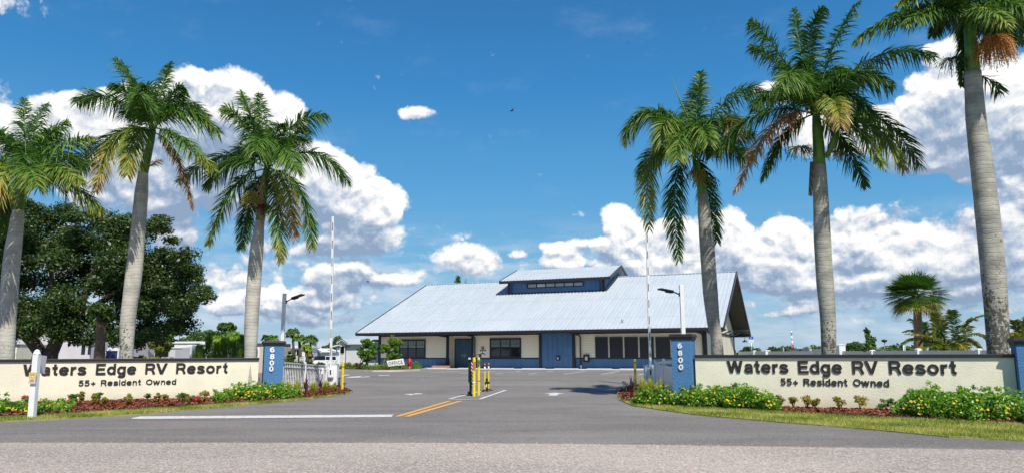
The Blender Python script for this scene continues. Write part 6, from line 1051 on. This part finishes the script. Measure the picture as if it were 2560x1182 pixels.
# island planting bed
ib = [Vector((at(px, 900, Y).x, Y, 0)) for px, Y in ((640, 54.5), (760, 54), (860, 53), (895, 51.5), (930, 50.2), (970, 50), (1010, 50.8), (1050, 53), (1068, 56), (1050, 57.2), (950, 57.5), (870, 57.5), (780, 57.5), (640, 57.5))]
mb = MB(); mb.prism([Vector((p.x, p.y, gz(p.y)-.05)) for p in ib], (0, 0, .17)); tag(obj('kerb', mb, MA['concrete']), kind='structure')
inn = [Vector((p.x, p.y, 0)) for p in offs(ib, .18)]
mb = MB(); mb.poly([Vector((p.x, p.y, gz(p.y)+.13)) for p in inn]); tag(obj('planting_bed', mb, MA['mulch']), kind='structure')
for i, (px, py, ct, cw, lb) in enumerate(((919, 913, 842, 46, 'staked young tree in front of the white and black camper'), (979, 915, 836, 50, 'staked young bright green tree before the left window of the building'))):
    b = at(px, py, 52.5); b.z = gz(b.y)+.1; h = at(px, ct, b.y).z-b.z; r = cw*.5*b.y/F; t = tree('young_tree', lb, 'tree', tuple(b), (b.x, b.y, b.z+h*.58), (r*.95, r*.8, h*.40), 40, (.10, .27), 5200, .06, MA['lime'], MA['wood'], .035, 500+i, 'staked young trees', .30+.1*i)
    for s in (-1, 1): mb = MB(); mb.tube([b+Vector((s*.75, -.2, -.05)), b+Vector((s*.25, -.05, h*.5))], .025, 6); obj('stake', mb, MA['wood'], t)
C = []; R = []; rg = random.Random(8)
for i in range(190):
    x, y = scatter(inn, 1)[0]; C.append((x, y, gz(y)+.2)); R.append((.4, .35, rg.uniform(.12, .42)))
mb = MB(); leafcloud(mb, C, R, 20000, .05, .3, .3, 21, .3, .28); tag(obj('ground_cover', mb, MA['lime']), 'mixed low green planting in the bed before the building', 'ground cover', kind='stuff')
for i, px in enumerate((872, 890, 900, 960, 1000, 1040)):
    shrub('bed_shrub', ['reddish yellow low shrub at the left end of the planting bed', 'dry reddish shrub before the camper wheel', 'yellow green shrub right of the camper wheel', 'golden low shrub left of the OFFICE board', 'small golden shrub under the OFFICE board', 'grassy shrub right of the fire hydrant'][i], px, 915, .7, .6, 50.5, 'gold' if i < 5 else 'lime', 260, 600+i, 'low shrubs in the planting bed', .55, .05, base=at(px, 919, (54.4, 53.2, 52.8, 51.6, 51.9, 54)[i]))
# off-road car
def jeep():
    Y = 97.; sc = Y/F; z0 = gz(Y); a = at(779, 905, Y); o = Vector((a.x, Y, z0)); t = empty('parked_car', o, 'white boxy off road car with black soft roof and spare wheel, behind the picket fence', 'car'); x = lambda px: at(px, 905, Y).x; z = lambda py: at(820, py, Y).z
    mb = MB(); mb.prism([(x(783), Y, z(915)), (x(783), Y, z(901)), (x(788), Y, z(899.5)), (x(843), Y, z(899.5)), (x(864), Y, z(900.5)), (x(865), Y, z(903)), (x(862), Y, z(913)), (x(855), Y, z(916))], (0, 1.85, 0)); obj('body', mb, MA['paintw'], t, bevel=.06)
    mb = MB(); mb.prism([(x(784), Y+.06, z(899.4)), (x(786), Y+.06, z(889.4)), (x(812), Y+.06, z(888.6)), (x(812.5), Y+.06, z(899.4))], (0, 1.73, 0)); obj('soft_top', mb, MA['black'], t, bevel=.04)
    mb = MB(); mb.prism([(x(812.5), Y+.05, z(899.4)), (x(812.2), Y+.05, z(888.8)), (x(838), Y+.05, z(888.6)), (x(844.5), Y+.05, z(899.4))], (0, 1.75, 0)); cab = obj('cab', mb, MA['paintw'], t, bevel=.03)
    for q in (((814, 898.5), (814, 890.3), (825, 890.2), (825, 898.5)), ((827.5, 898.5), (827.5, 890.2), (837, 890.2), (841.5, 898.5))): mb = MB(); mb.prism([(x(u), Y+.03, z(v)) for u, v in q], (0, .02, 0)); obj('side_window', mb, MA['glass'], cab)
    for q in (((788, 898), (788.5, 891), (795, 890.8), (795, 898)), ((797, 898), (797, 890.8), (811, 890.5), (811, 898))): mb = MB(); mb.prism([(x(u), Y+.04, z(v)) for u, v in q], (0, .02, 0)); obj('rear_window', mb, MA['glass'], t)
    for px in (803, 853):
        c = Vector((x(px), Y-.02, z0+.42)); mb = MB(); mb.tube([c, c+Vector((0, .28, 0))], .42, 24); wl = obj('wheel', mb, MA['rubber'], t); mb = MB(); mb.tube([c+Vector((0, -.012, 0)), c+Vector((0, -.001, 0))], .23, 16); obj('rim', mb, MA['black'], wl)
        mb = MB(); mb.tube([c+Vector((.62*cos(k), -.06, .62*sin(k)*.85)) for k in [radians(q) for q in range(0, 181, 18)]], .05, 6); obj('fender', mb, MA['black'], t)
    c = Vector((x(781.5), Y+.9, z(902))); mb = MB(); mb.tube([c-Vector((.12, 0, 0)), c+Vector((.14, 0, 0))], .42, 20); obj('spare_wheel', mb, MA['rubber'], t)
    mb = MB(); mb.box(x(861), x(867), Y+.05, Y+1.8, z(915), z(911.5)); obj('bumper', mb, MA['black'], t, bevel=.03); mb = MB(); mb.box(x(840), x(843.5), Y-.2, Y-.05, z(901), z(897)); obj('mirror', mb, MA['black'], t)
    for px in (817, 832): mb = MB(); mb.box(x(px), x(px+3), Y-.03, Y-.001, z(903.2), z(902.4)); obj('handle', mb, MA['black'], t)
    for px in (796, 861): mb = MB(); mb.box(x(px), x(px+2), Y-.02, Y-.001, z(905), z(902)); obj('lamp', mb, MA['black' if px < 800 else 'lgrey'], t)
jeep()
# dark magnolia like shrub by the speed sign
bt('dark bronze leaved young tree between the light pole and the speed sign', 728, 869, 22, 44, 1500, 'gold', 801, .1, name='young_tree', low=.1, group='shrubs behind the picket fence'); shrub('bronze_shrub', 'low bronze shrub behind the picket fence left of the speed sign', 738, 910, 1.4, 1.2, 42, 'oak', 900, 802, None, .7, .07)
for i, (px, Y, w_, h_) in enumerate(((716, 41, 1.5, 1.3), (752, 40, 1.3, .8), (775, 40.5, 1.5, 1.0), (797, 41, 1.3, .9))): shrub('dark_shrub', ['dark green shrub behind the picket fence, nearest the light pole', 'dark green shrub behind the fence under the speed sign', 'dark green shrub behind the fence before the home windows', 'dark green shrub behind the fence, nearest the barrier cabinet'][i], px, 940, w_, h_, Y, 'oak', 900, 830+i, 'shrubs behind the picket fence', .5, .07)
# right background: masts, roofs
def mast(label, px, py, Y, r, segs, name='mast', cat='mast'):
    b = at(px[0], 890, Y); b.z = gz(Y); tp = at(px[1], py, Y); t = empty(name, b, label, cat); n = len(segs)
    for i, m_ in enumerate(segs): mb = MB(); mb.tube([b.lerp(tp, i/n), b.lerp(tp, (i+1)/n)], r*(1-.5*i/n), 8); obj('section', mb, MA[m_], t)
    return t, tp
t, tp = mast('red and white banded radio mast with cross arms right of the building', (1983.5, 1978), 826, 120, .16, ['white', 'red', 'white', 'red', 'white', 'white', 'metal']); mb = MB(); c = at(1978.5, 828+4, 120); mb.box(c.x-.3, c.x+.3, 119.9, 120.1, c.z-.04, c.z+.04); obj('cross_arm', mb, MA['metal'], t)
t, tp = mast('tall dark street lamp right of the thin sapling', (2212, 2210.5), 849, 90, .07, ['grey', 'grey'], 'street_lamp', 'street light'); mb = MB(); mb.lathe([(.05, -.3), (.3, -.2), (.35, 0), (0, .1)], tp, 10); obj('lamp_head', mb, MA['black'], t)
mast('left one of two thin white flag poles left of the feather palms', (2258, 2258), 857, 90, .05, ['white']); mast('right and shorter of two thin white flag poles left of the feather palms', (2262, 2262), 864, 90, .04, ['white'])
mast('short thin post left of the wide dark tree', (1909, 1909), 866, 100, .05, ['grey']); mast('thin grey pole right of the wide dark tree', (1959, 1959), 869, 110, .06, ['grey'])
rect_things('flat_building', 'low grey flat roofed building beside the fifth royal palm trunk', 'building', 110, [('body', 'lgrey', (2030, 2062, 874, 890), 0, 8, 1), ('tower', 'grey', (2023, 2031, 870, 890), -.5, 6, 1), ('roof', 'grey', (2030, 2064, 873, 874), -.3, 8.5, 0)])
rect_things('rv_roof', 'white trailer roof peeking over the boundary fence', 'trailer', 70, [('body', 'white', (1911, 1927, 877, 890), 0, 6, 1), ('roof_unit', 'lgrey', (1914, 1921, 875.5, 877), .4, 1, 0)])
b = at(2001, 880, 60); mb = MB(); mb.tube([(b.x, 60, gz(60)), (b.x, 60, at(2001, 877, 60).z)], .06, 8); mb.ico(at(2001, 876, 60), (.12, .12, .16), 0, 1); mb.box(at(1999, 876, 60).x, b.x, 59.9, 60.1, at(2001, 874.5, 60).z, at(2001, 873.5, 60).z); tag(obj('gas_flue', mb, MA['black']), 'short black flue rising over the right sign wall', 'flue')
# birds
def bird(px, py, Y, s, label, rot):
    c = at(px, py, Y); t = empty('bird', c, label, 'bird'); mb = MB(); mb.ico(c, (s*.5, s*.18, s*.16), 0, 2); mb.ico(c+Vector((s*.5, 0, s*.08)), s*.12, 0, 1); mb.add([c+Vector((-s*.4, 0, 0)), c+Vector((-s*.8, s*.12, .02*s)), c+Vector((-s*.8, -s*.12, .02*s))], [(0, 1, 2)]); obj('body', mb, MA['black'], t)
    for q in (-1, 1): mb = MB(); mb.add([c+Vector((s*.2, 0, .05*s)), c+Vector((-s*.25, 0, .05*s)), c+Vector((-s*.3, q*s*.6, s*(.45+rot))), c+Vector((-s*.1, q*s*.95, s*(.65+rot))), c+Vector((s*.15, q*s*.5, s*.4))], [(0, 1, 2, 4), (4, 2, 3)]); mb.v = [tuple(c+Matrix.Rotation(.9, 3, 'Z') @ (Vector(v)-c)) for v in mb.v]; obj('wing', mb, MA['black'], t)
bird(1279, 278, 30, .14, 'largest dark bird flying high above the building', 0); bird(920, 704, 60, .22, 'dark bird flying left of the roof', -.2); bird(1570, 107, 60, .1, 'tiny dark bird near the top centre right', 0); bird(2011, 740, 60, .08, 'tiny dark bird left of the fifth palm trunk', 0)

# ------------------------------------------------------------------ front planting
FLW = None
def flower_proto():
    mb = MB(); n = 10
    for k in range(n): a = 2*pi*k/n; d = Vector((cos(a), sin(a), 0)); s = Vector((-sin(a), cos(a), 0)); mb.add([d*.008, d*.024+s*.009+Vector((0, 0, .004)), d*.042, d*.024-s*.009+Vector((0, 0, .004))], [(0, 1, 2, 3)], 0)
    mb.lathe([(.0, .010), (.009, .008), (.011, .0)], (0, 0, 0), 8, 1); me = bpy.data.meshes.new('flower'); me.from_pydata(mb.v, [], mb.f); me.materials.append(MA['petal']); me.materials.append(MA['eye']); me.polygons.foreach_set('material_index', mb.m); return me
FLW = flower_proto()
def sunbush(label, prof, seed, nleaf, nfl, flpx, front, wallO, walld):
    """prof: (px, top px y, ground-front px y) samples; body reaches from front line back to the wall"""
    b = G(prof[len(prof)//2][0], prof[len(prof)//2][2]); t = empty('flowering_bush', b, label, 'bush', 'yellow flowered bushes before the sign walls'); C = []; R = []; rg = random.Random(seed)
    for i in range(len(prof)*7):
        k = rg.uniform(0, len(prof)-1.001); j = int(k); f_ = k-j; px = prof[j][0]*(1-f_)+prof[j+1][0]*f_; yt = prof[j][1]*(1-f_)+prof[j+1][1]*f_; yb = prof[j][2]*(1-f_)+prof[j+1][2]*f_
        p = G(px, yb); s, _ = along(px, 950, wallO, walld); wp = wallO+walld*s; dist = max(.5, (wp-p).length-.1); q = rg.random(); pt = p.lerp(Vector((wp.x, wp.y, 0)), q*.85); H = max(.12, at(px, yt-5, pt.y).z); hh = H*(.45+.55*sin(pi*min(1, .25+q*.5))); r = min(.42, hh*.55)*rg.uniform(.55, 1.15)
        zc = max(r*.6, hh-r*.9); C.append((pt.x, pt.y+.15, zc)); R.append((r*1.3, r*1.0, r))
        if zc > r*1.4: C.append((pt.x, pt.y, zc*.5)); R.append((r*1.1, r, zc*.5))
    mb = MB(); leafcloud(mb, C, R, nleaf, .034, .62, .62, seed, .5, .26); obj('foliage', mb, MA['sunleaf'], t)
    mb = MB(); C2 = []
    for i in rg.sample(range(len(C)), min(46, len(C))):
        c = Vector(C[i]); C2.append(c+Vector((rg.uniform(-.25, .25), rg.uniform(-.2, .1), R[i][2]+rg.uniform(-.02, .13))))
    leafcloud(mb, C2, [(.11, .10, .07)]*len(C2), 46*34, .032, .6, .2, seed+9, .68, .2); obj('sprigs', mb, MA['sunleaf'], t)
    k_ = rg.sample(range(len(C)), min(30, len(C)))
    for i in k_: c = Vector(C[i]); top = c+Vector((rg.uniform(-.1, .1), -.1, R[i][2]+rg.uniform(.03, .14))); mb = MB(); mb.tube([c, top], [.006, .003], 4, tint=.5); obj('stem', mb, MA['sunleaf'], t)
    pts = list(flpx)
    for _ in range(nfl):
        k = rg.uniform(0, len(prof)-1.001); j = int(k); f_ = k-j; px = prof[j][0]*(1-f_)+prof[j+1][0]*f_; yt = prof[j][1]*(1-f_)+prof[j+1][1]*f_; yb = prof[j][2]*(1-f_)+prof[j+1][2]*f_; pts.append((px, yt+(yb-yt)*rg.betavariate(1.3, 2.2)+2))
    Ca = np.array(C); Ra = np.array(R)
    for (px, py) in pts:
        d = ray(px, py); o = np.array([0, 0, CZ]); dn = np.array(tuple(d)); best = None
        oc_ = (o-Ca)/Ra; dd = dn/Ra; a_ = (dd**2).sum(1); b_ = (oc_*dd).sum(1); c_ = (oc_**2).sum(1)-1; disc = b_**2-a_*c_; ok = disc > 0
        if not ok.any(): continue
        tt = ((-b_-np.sqrt(np.where(ok, disc, 0)))/a_)[ok]; tmin = tt.min(); P = Vector((0, 0, CZ))+d*(tmin-.03); f = bpy.data.objects.new('flower', FLW); COL.objects.link(f); f.parent = t; f.location = P-b; s = rg.uniform(.6, 1.0); f.scale = (s, s, s); f.rotation_euler = Vector((rg.uniform(-.5, .5)+.1, rg.uniform(-1.1, -.3), rg.uniform(.4, 1))).to_track_quat('Z', 'Y').to_euler()
    return t
sunbush('bright green yellow flowered bush before the left numbered pillar', [(540, 988, 1012), (575, 975, 1009), (610, 972, 1007.5), (650, 965, 1006), (690, 966, 1004), (725, 980, 1001), (755, 990, 996)], 51, 15000, 14, [(622, 989), (616, 985), (635, 984), (687, 970), (684, 989), (604, 992), (590, 970), (650, 963)], None, LA, ld)
sunbush('long bright green yellow flowered bush before the right numbered pillar', [(1588, 995, 1012), (1620, 988, 1014), (1660, 980, 1016.5), (1720, 974, 1019), (1780, 974, 1022), (1830, 972, 1025), (1870, 972, 1028), (1905, 985, 1030), (1945, 1003, 1032)], 52, 30000, 26, [(1680, 985), (1676, 978), (1732, 990), (1766, 994), (1836, 990), (1712, 973), (1720, 976), (1756, 976), (1865, 1005), (1882, 1014), (1815, 1000), (1836, 999)], None, RA, rd)
sunbush('bright green yellow flowered bush at the far right end of the right sign wall', [(2255, 1010, 1047), (2285, 992, 1050), (2320, 975, 1052), (2370, 985, 1054), (2420, 984, 1058), (2470, 990, 1061), (2520, 990, 1064), (2570, 995, 1067), (2640, 1000, 1072)], 53, 26000, 26, [(2379, 1029), (2391, 1001), (2385, 1007), (2443, 999), (2455, 1022), (2492, 1013), (2519, 1030), (2540, 1010), (2470, 1023)], None, RA, rd)
sunbush('low green yellow flowered patch round the white roadside post', [(-60, 1000, 1050), (0, 1004, 1046), (35, 1014, 1045), (100, 1016, 1043), (140, 1015, 1040), (165, 1020, 1037)], 54, 8000, 12, [(134, 1018), (118, 1014)], None, LA-ld*6, ld)
def front(b, gap=.3):
    for O, d, L in ((LA, ld, 8.4), (RA, rd, 8.2), (LP, ld, .8), (RP, rd, .6)):
        nrm = Vector((d.y, -d.x, 0)); s = (b-O).dot(d); f = (b-O).dot(nrm)
        if (-9 if O is LA else .0) < s < L and f < gap:
            r = Vector((b.x, b.y, 0)).normalized(); t_ = (gap-f)/(r.dot(nrm)); b = b+r*t_
    return b
def blades(label, px, py, hpx, wpx, seed, n, m_, group, name='strap_plant', wid=.022, cat='plant', tb=.5, stiff=.3):
    b = front(G(px, py, .05)); s = b.y/F; H = hpx*s; Wd = wpx*s*.5; t = empty(name, b, label, cat, group); rg = np.random.default_rng(seed); mb = MB()
    for i in range(n):
        a = rg.uniform(0, 2*pi); q = rg.uniform(.1, 1); tip = b+Vector((cos(a)*Wd*q, sin(a)*Wd*q, H*(1-.55*q*q)*rg.uniform(.75, 1.05))); mid = b+Vector((cos(a)*Wd*q*.35, sin(a)*Wd*q*.35, H*.8*rg.uniform(.8, 1))); sd = Vector((-sin(a), cos(a), 0)); V = []; T = []; tn = min(1, max(0.02, rg.normal(tb, .25)))
        for k in range(6): u = k/5; p = bez(b, mid, tip, u); w2 = wid*(.5+1.5*u if u < .4 else 1.15*(1-u)+.06); V += [p-sd*w2, p+sd*w2]; T += [tn*.8, tn]
        mb.add(V, [(2*k, 2*k+1, 2*k+3, 2*k+2) for k in range(5)], 0, T)
    obj('leaves', mb, MA[m_], t); return t
ti = [(764, 985, 48, 44), (800, 985, 46, 26), (838, 978, 26, 22), (1580, 994, 56, 50), (1596, 992, 26, 22)]
for i, (px, py, h, w_) in enumerate(ti): blades(['dark red spiky plant nearest the picket fence post', 'upright dark red plant before the left barrier cabinet', 'dark red plant at the tip of the left bed', 'tall dark red spiky plant at the tip of the right bed', 'short dark red plant right of the tall one at the right bed'][i], px, py, h, w_, 900+i, 16, 'ti', 'dark red spiky plants', 'red_cordyline', .04, tb=.5)
vp = [(703, 992, 42, 40, 'left'), (722, 992, 42, 50, 'left'), (742, 990, 42, 48, 'left'), (783, 988, 38, 46, 'left'), (815, 982, 34, 44, 'left'), (834, 981, 26, 26, 'left'), (1607, 998, 58, 56, 'right'), (1627, 1000, 60, 60, 'right'), (1652, 998, 54, 60, 'right'), (1708, 996, 44, 44, 'right'), (1762, 1000, 44, 50, 'right'), (1790, 998, 56, 44, 'right'), (2545, 1035, 50, 60, 'right'), (2580, 1040, 50, 60, 'right')]
lbs = ['yellow striped grassy plant hard against the left numbered pillar', 'yellow striped grassy plant at the near end of the picket fence', 'yellow striped grassy plant under the middle of the picket fence', 'yellow striped grassy plant between two dark red plants, left bed', 'yellow striped grassy plant before the left barrier cabinet', 'small yellow striped plant beside the left yellow bollard', 'yellow striped plant right of the dark red plants, right bed', 'yellow striped plant under the right yellow bollard and barrier', 'yellow striped plant before the white vinyl fence', 'yellow striped plant at the foot of the right numbered pillar', 'yellow striped plant just right of the right numbered pillar', 'tallest yellow striped plant against the right sign wall', 'yellow green strap plant before the plain right pillar', 'yellow green strap plant at the right photo edge']
for (px, py, h, w_, sd), lb in zip(vp, lbs): blades(lb, px, py, h, w_, px, 130, 'blade', 'yellow striped grassy plants', 'striped_plant', .02, tb=.6)
cs = [(182, 1011, 24, 18), (200, 1012, 28, 18), (235, 1012, 22, 14), (245, 1009, 26, 16), (262, 1012, 18, 14), (318, 1010, 22, 20), (368, 1003, 18, 12), (393, 1003, 20, 14), (412, 1004, 16, 14), (455, 1006, 20, 24), (480, 1006, 18, 26), (508, 1004, 22, 26), (1943, 1022, 26, 34), (1984, 1010, 26, 18), (2018, 1013, 30, 26), (2040, 1018, 22, 18), (2098, 1014, 26, 24), (2151, 1015, 28, 28), (2220, 1022, 24, 50), (1930, 1015, 20, 20), (2275, 1030, 34, 30)]
desc = ['first', 'second', 'third', 'fourth', 'fifth', 'sixth', 'seventh', 'eighth', 'ninth', 'tenth', 'eleventh', 'twelfth']
for i, (px, py, h, w_) in enumerate(cs):
    b = front(G(px, py, .06)); s = b.y/F; side = 'left' if px < 1000 else 'right'; k = i if px < 1000 else i-12
    shrub('small_shrub', desc[k]+' small shrub from the '+('white post' if side == 'left' else 'long flowered bush')+' along the '+side+' sign wall' if not (side == 'right' and k in (7, 8)) else ('little reddish shrub tucked beside the long flowered bush' if k == 7 else 'leafy shrub at the left edge of the far right flowered bush'), px, py, w_*s*1.45, h*s*1.35, b.y, 'croton' if (i % 3 or px > 1900) and px not in (2220, 2275) else 'sunleaf', 560, 700+i, 'small shrubs along the sign walls', .42+.2*((i*7) % 3-1), .028, base=b)
for i, (px, py, h, w_, lb) in enumerate(((178, 1008, 18, 26, 'pink flowering clump right of the white roadside post'), (62, 1006, 20, 22, 'dusky red flowered clump left of the white roadside post'), (152, 1009, 16, 20, 'dull red flowered clump between the white post and the pink clump'), (487, 1003, 16, 20, 'pink flowering clump nearest the flowered bush of the left bed'), (468, 1003, 20, 14, 'tall thin pink flowered plant in the left bed'), (496, 1010, 20, 14, 'bright pink low clump in the left bed'))):
    b = front(G(px, py, .06)); s = b.y/F; t = shrub('flower_clump', lb, px, py, w_*s*1.1, h*s*.8, b.y, 'croton', 260, 760+i, 'pink and red flower clumps in the left bed', .3, .028, base=b); C, R = clumpset((b.x, b.y-.05, b.z+h*s*.7), (w_*s*.35, w_*s*.3, h*s*.2), 5, (.06, .1), i); mb = MB(); leafcloud(mb, C, R, 200, .022, .8, .2, i, .5, .3); obj('blossoms', mb, MA['pink'], t)
b = G(2220, 1030, .07); s = b.y/F
print('objects', len(bpy.data.objects), 'faces', sum(len(m_.polygons) for m_ in bpy.data.meshes))
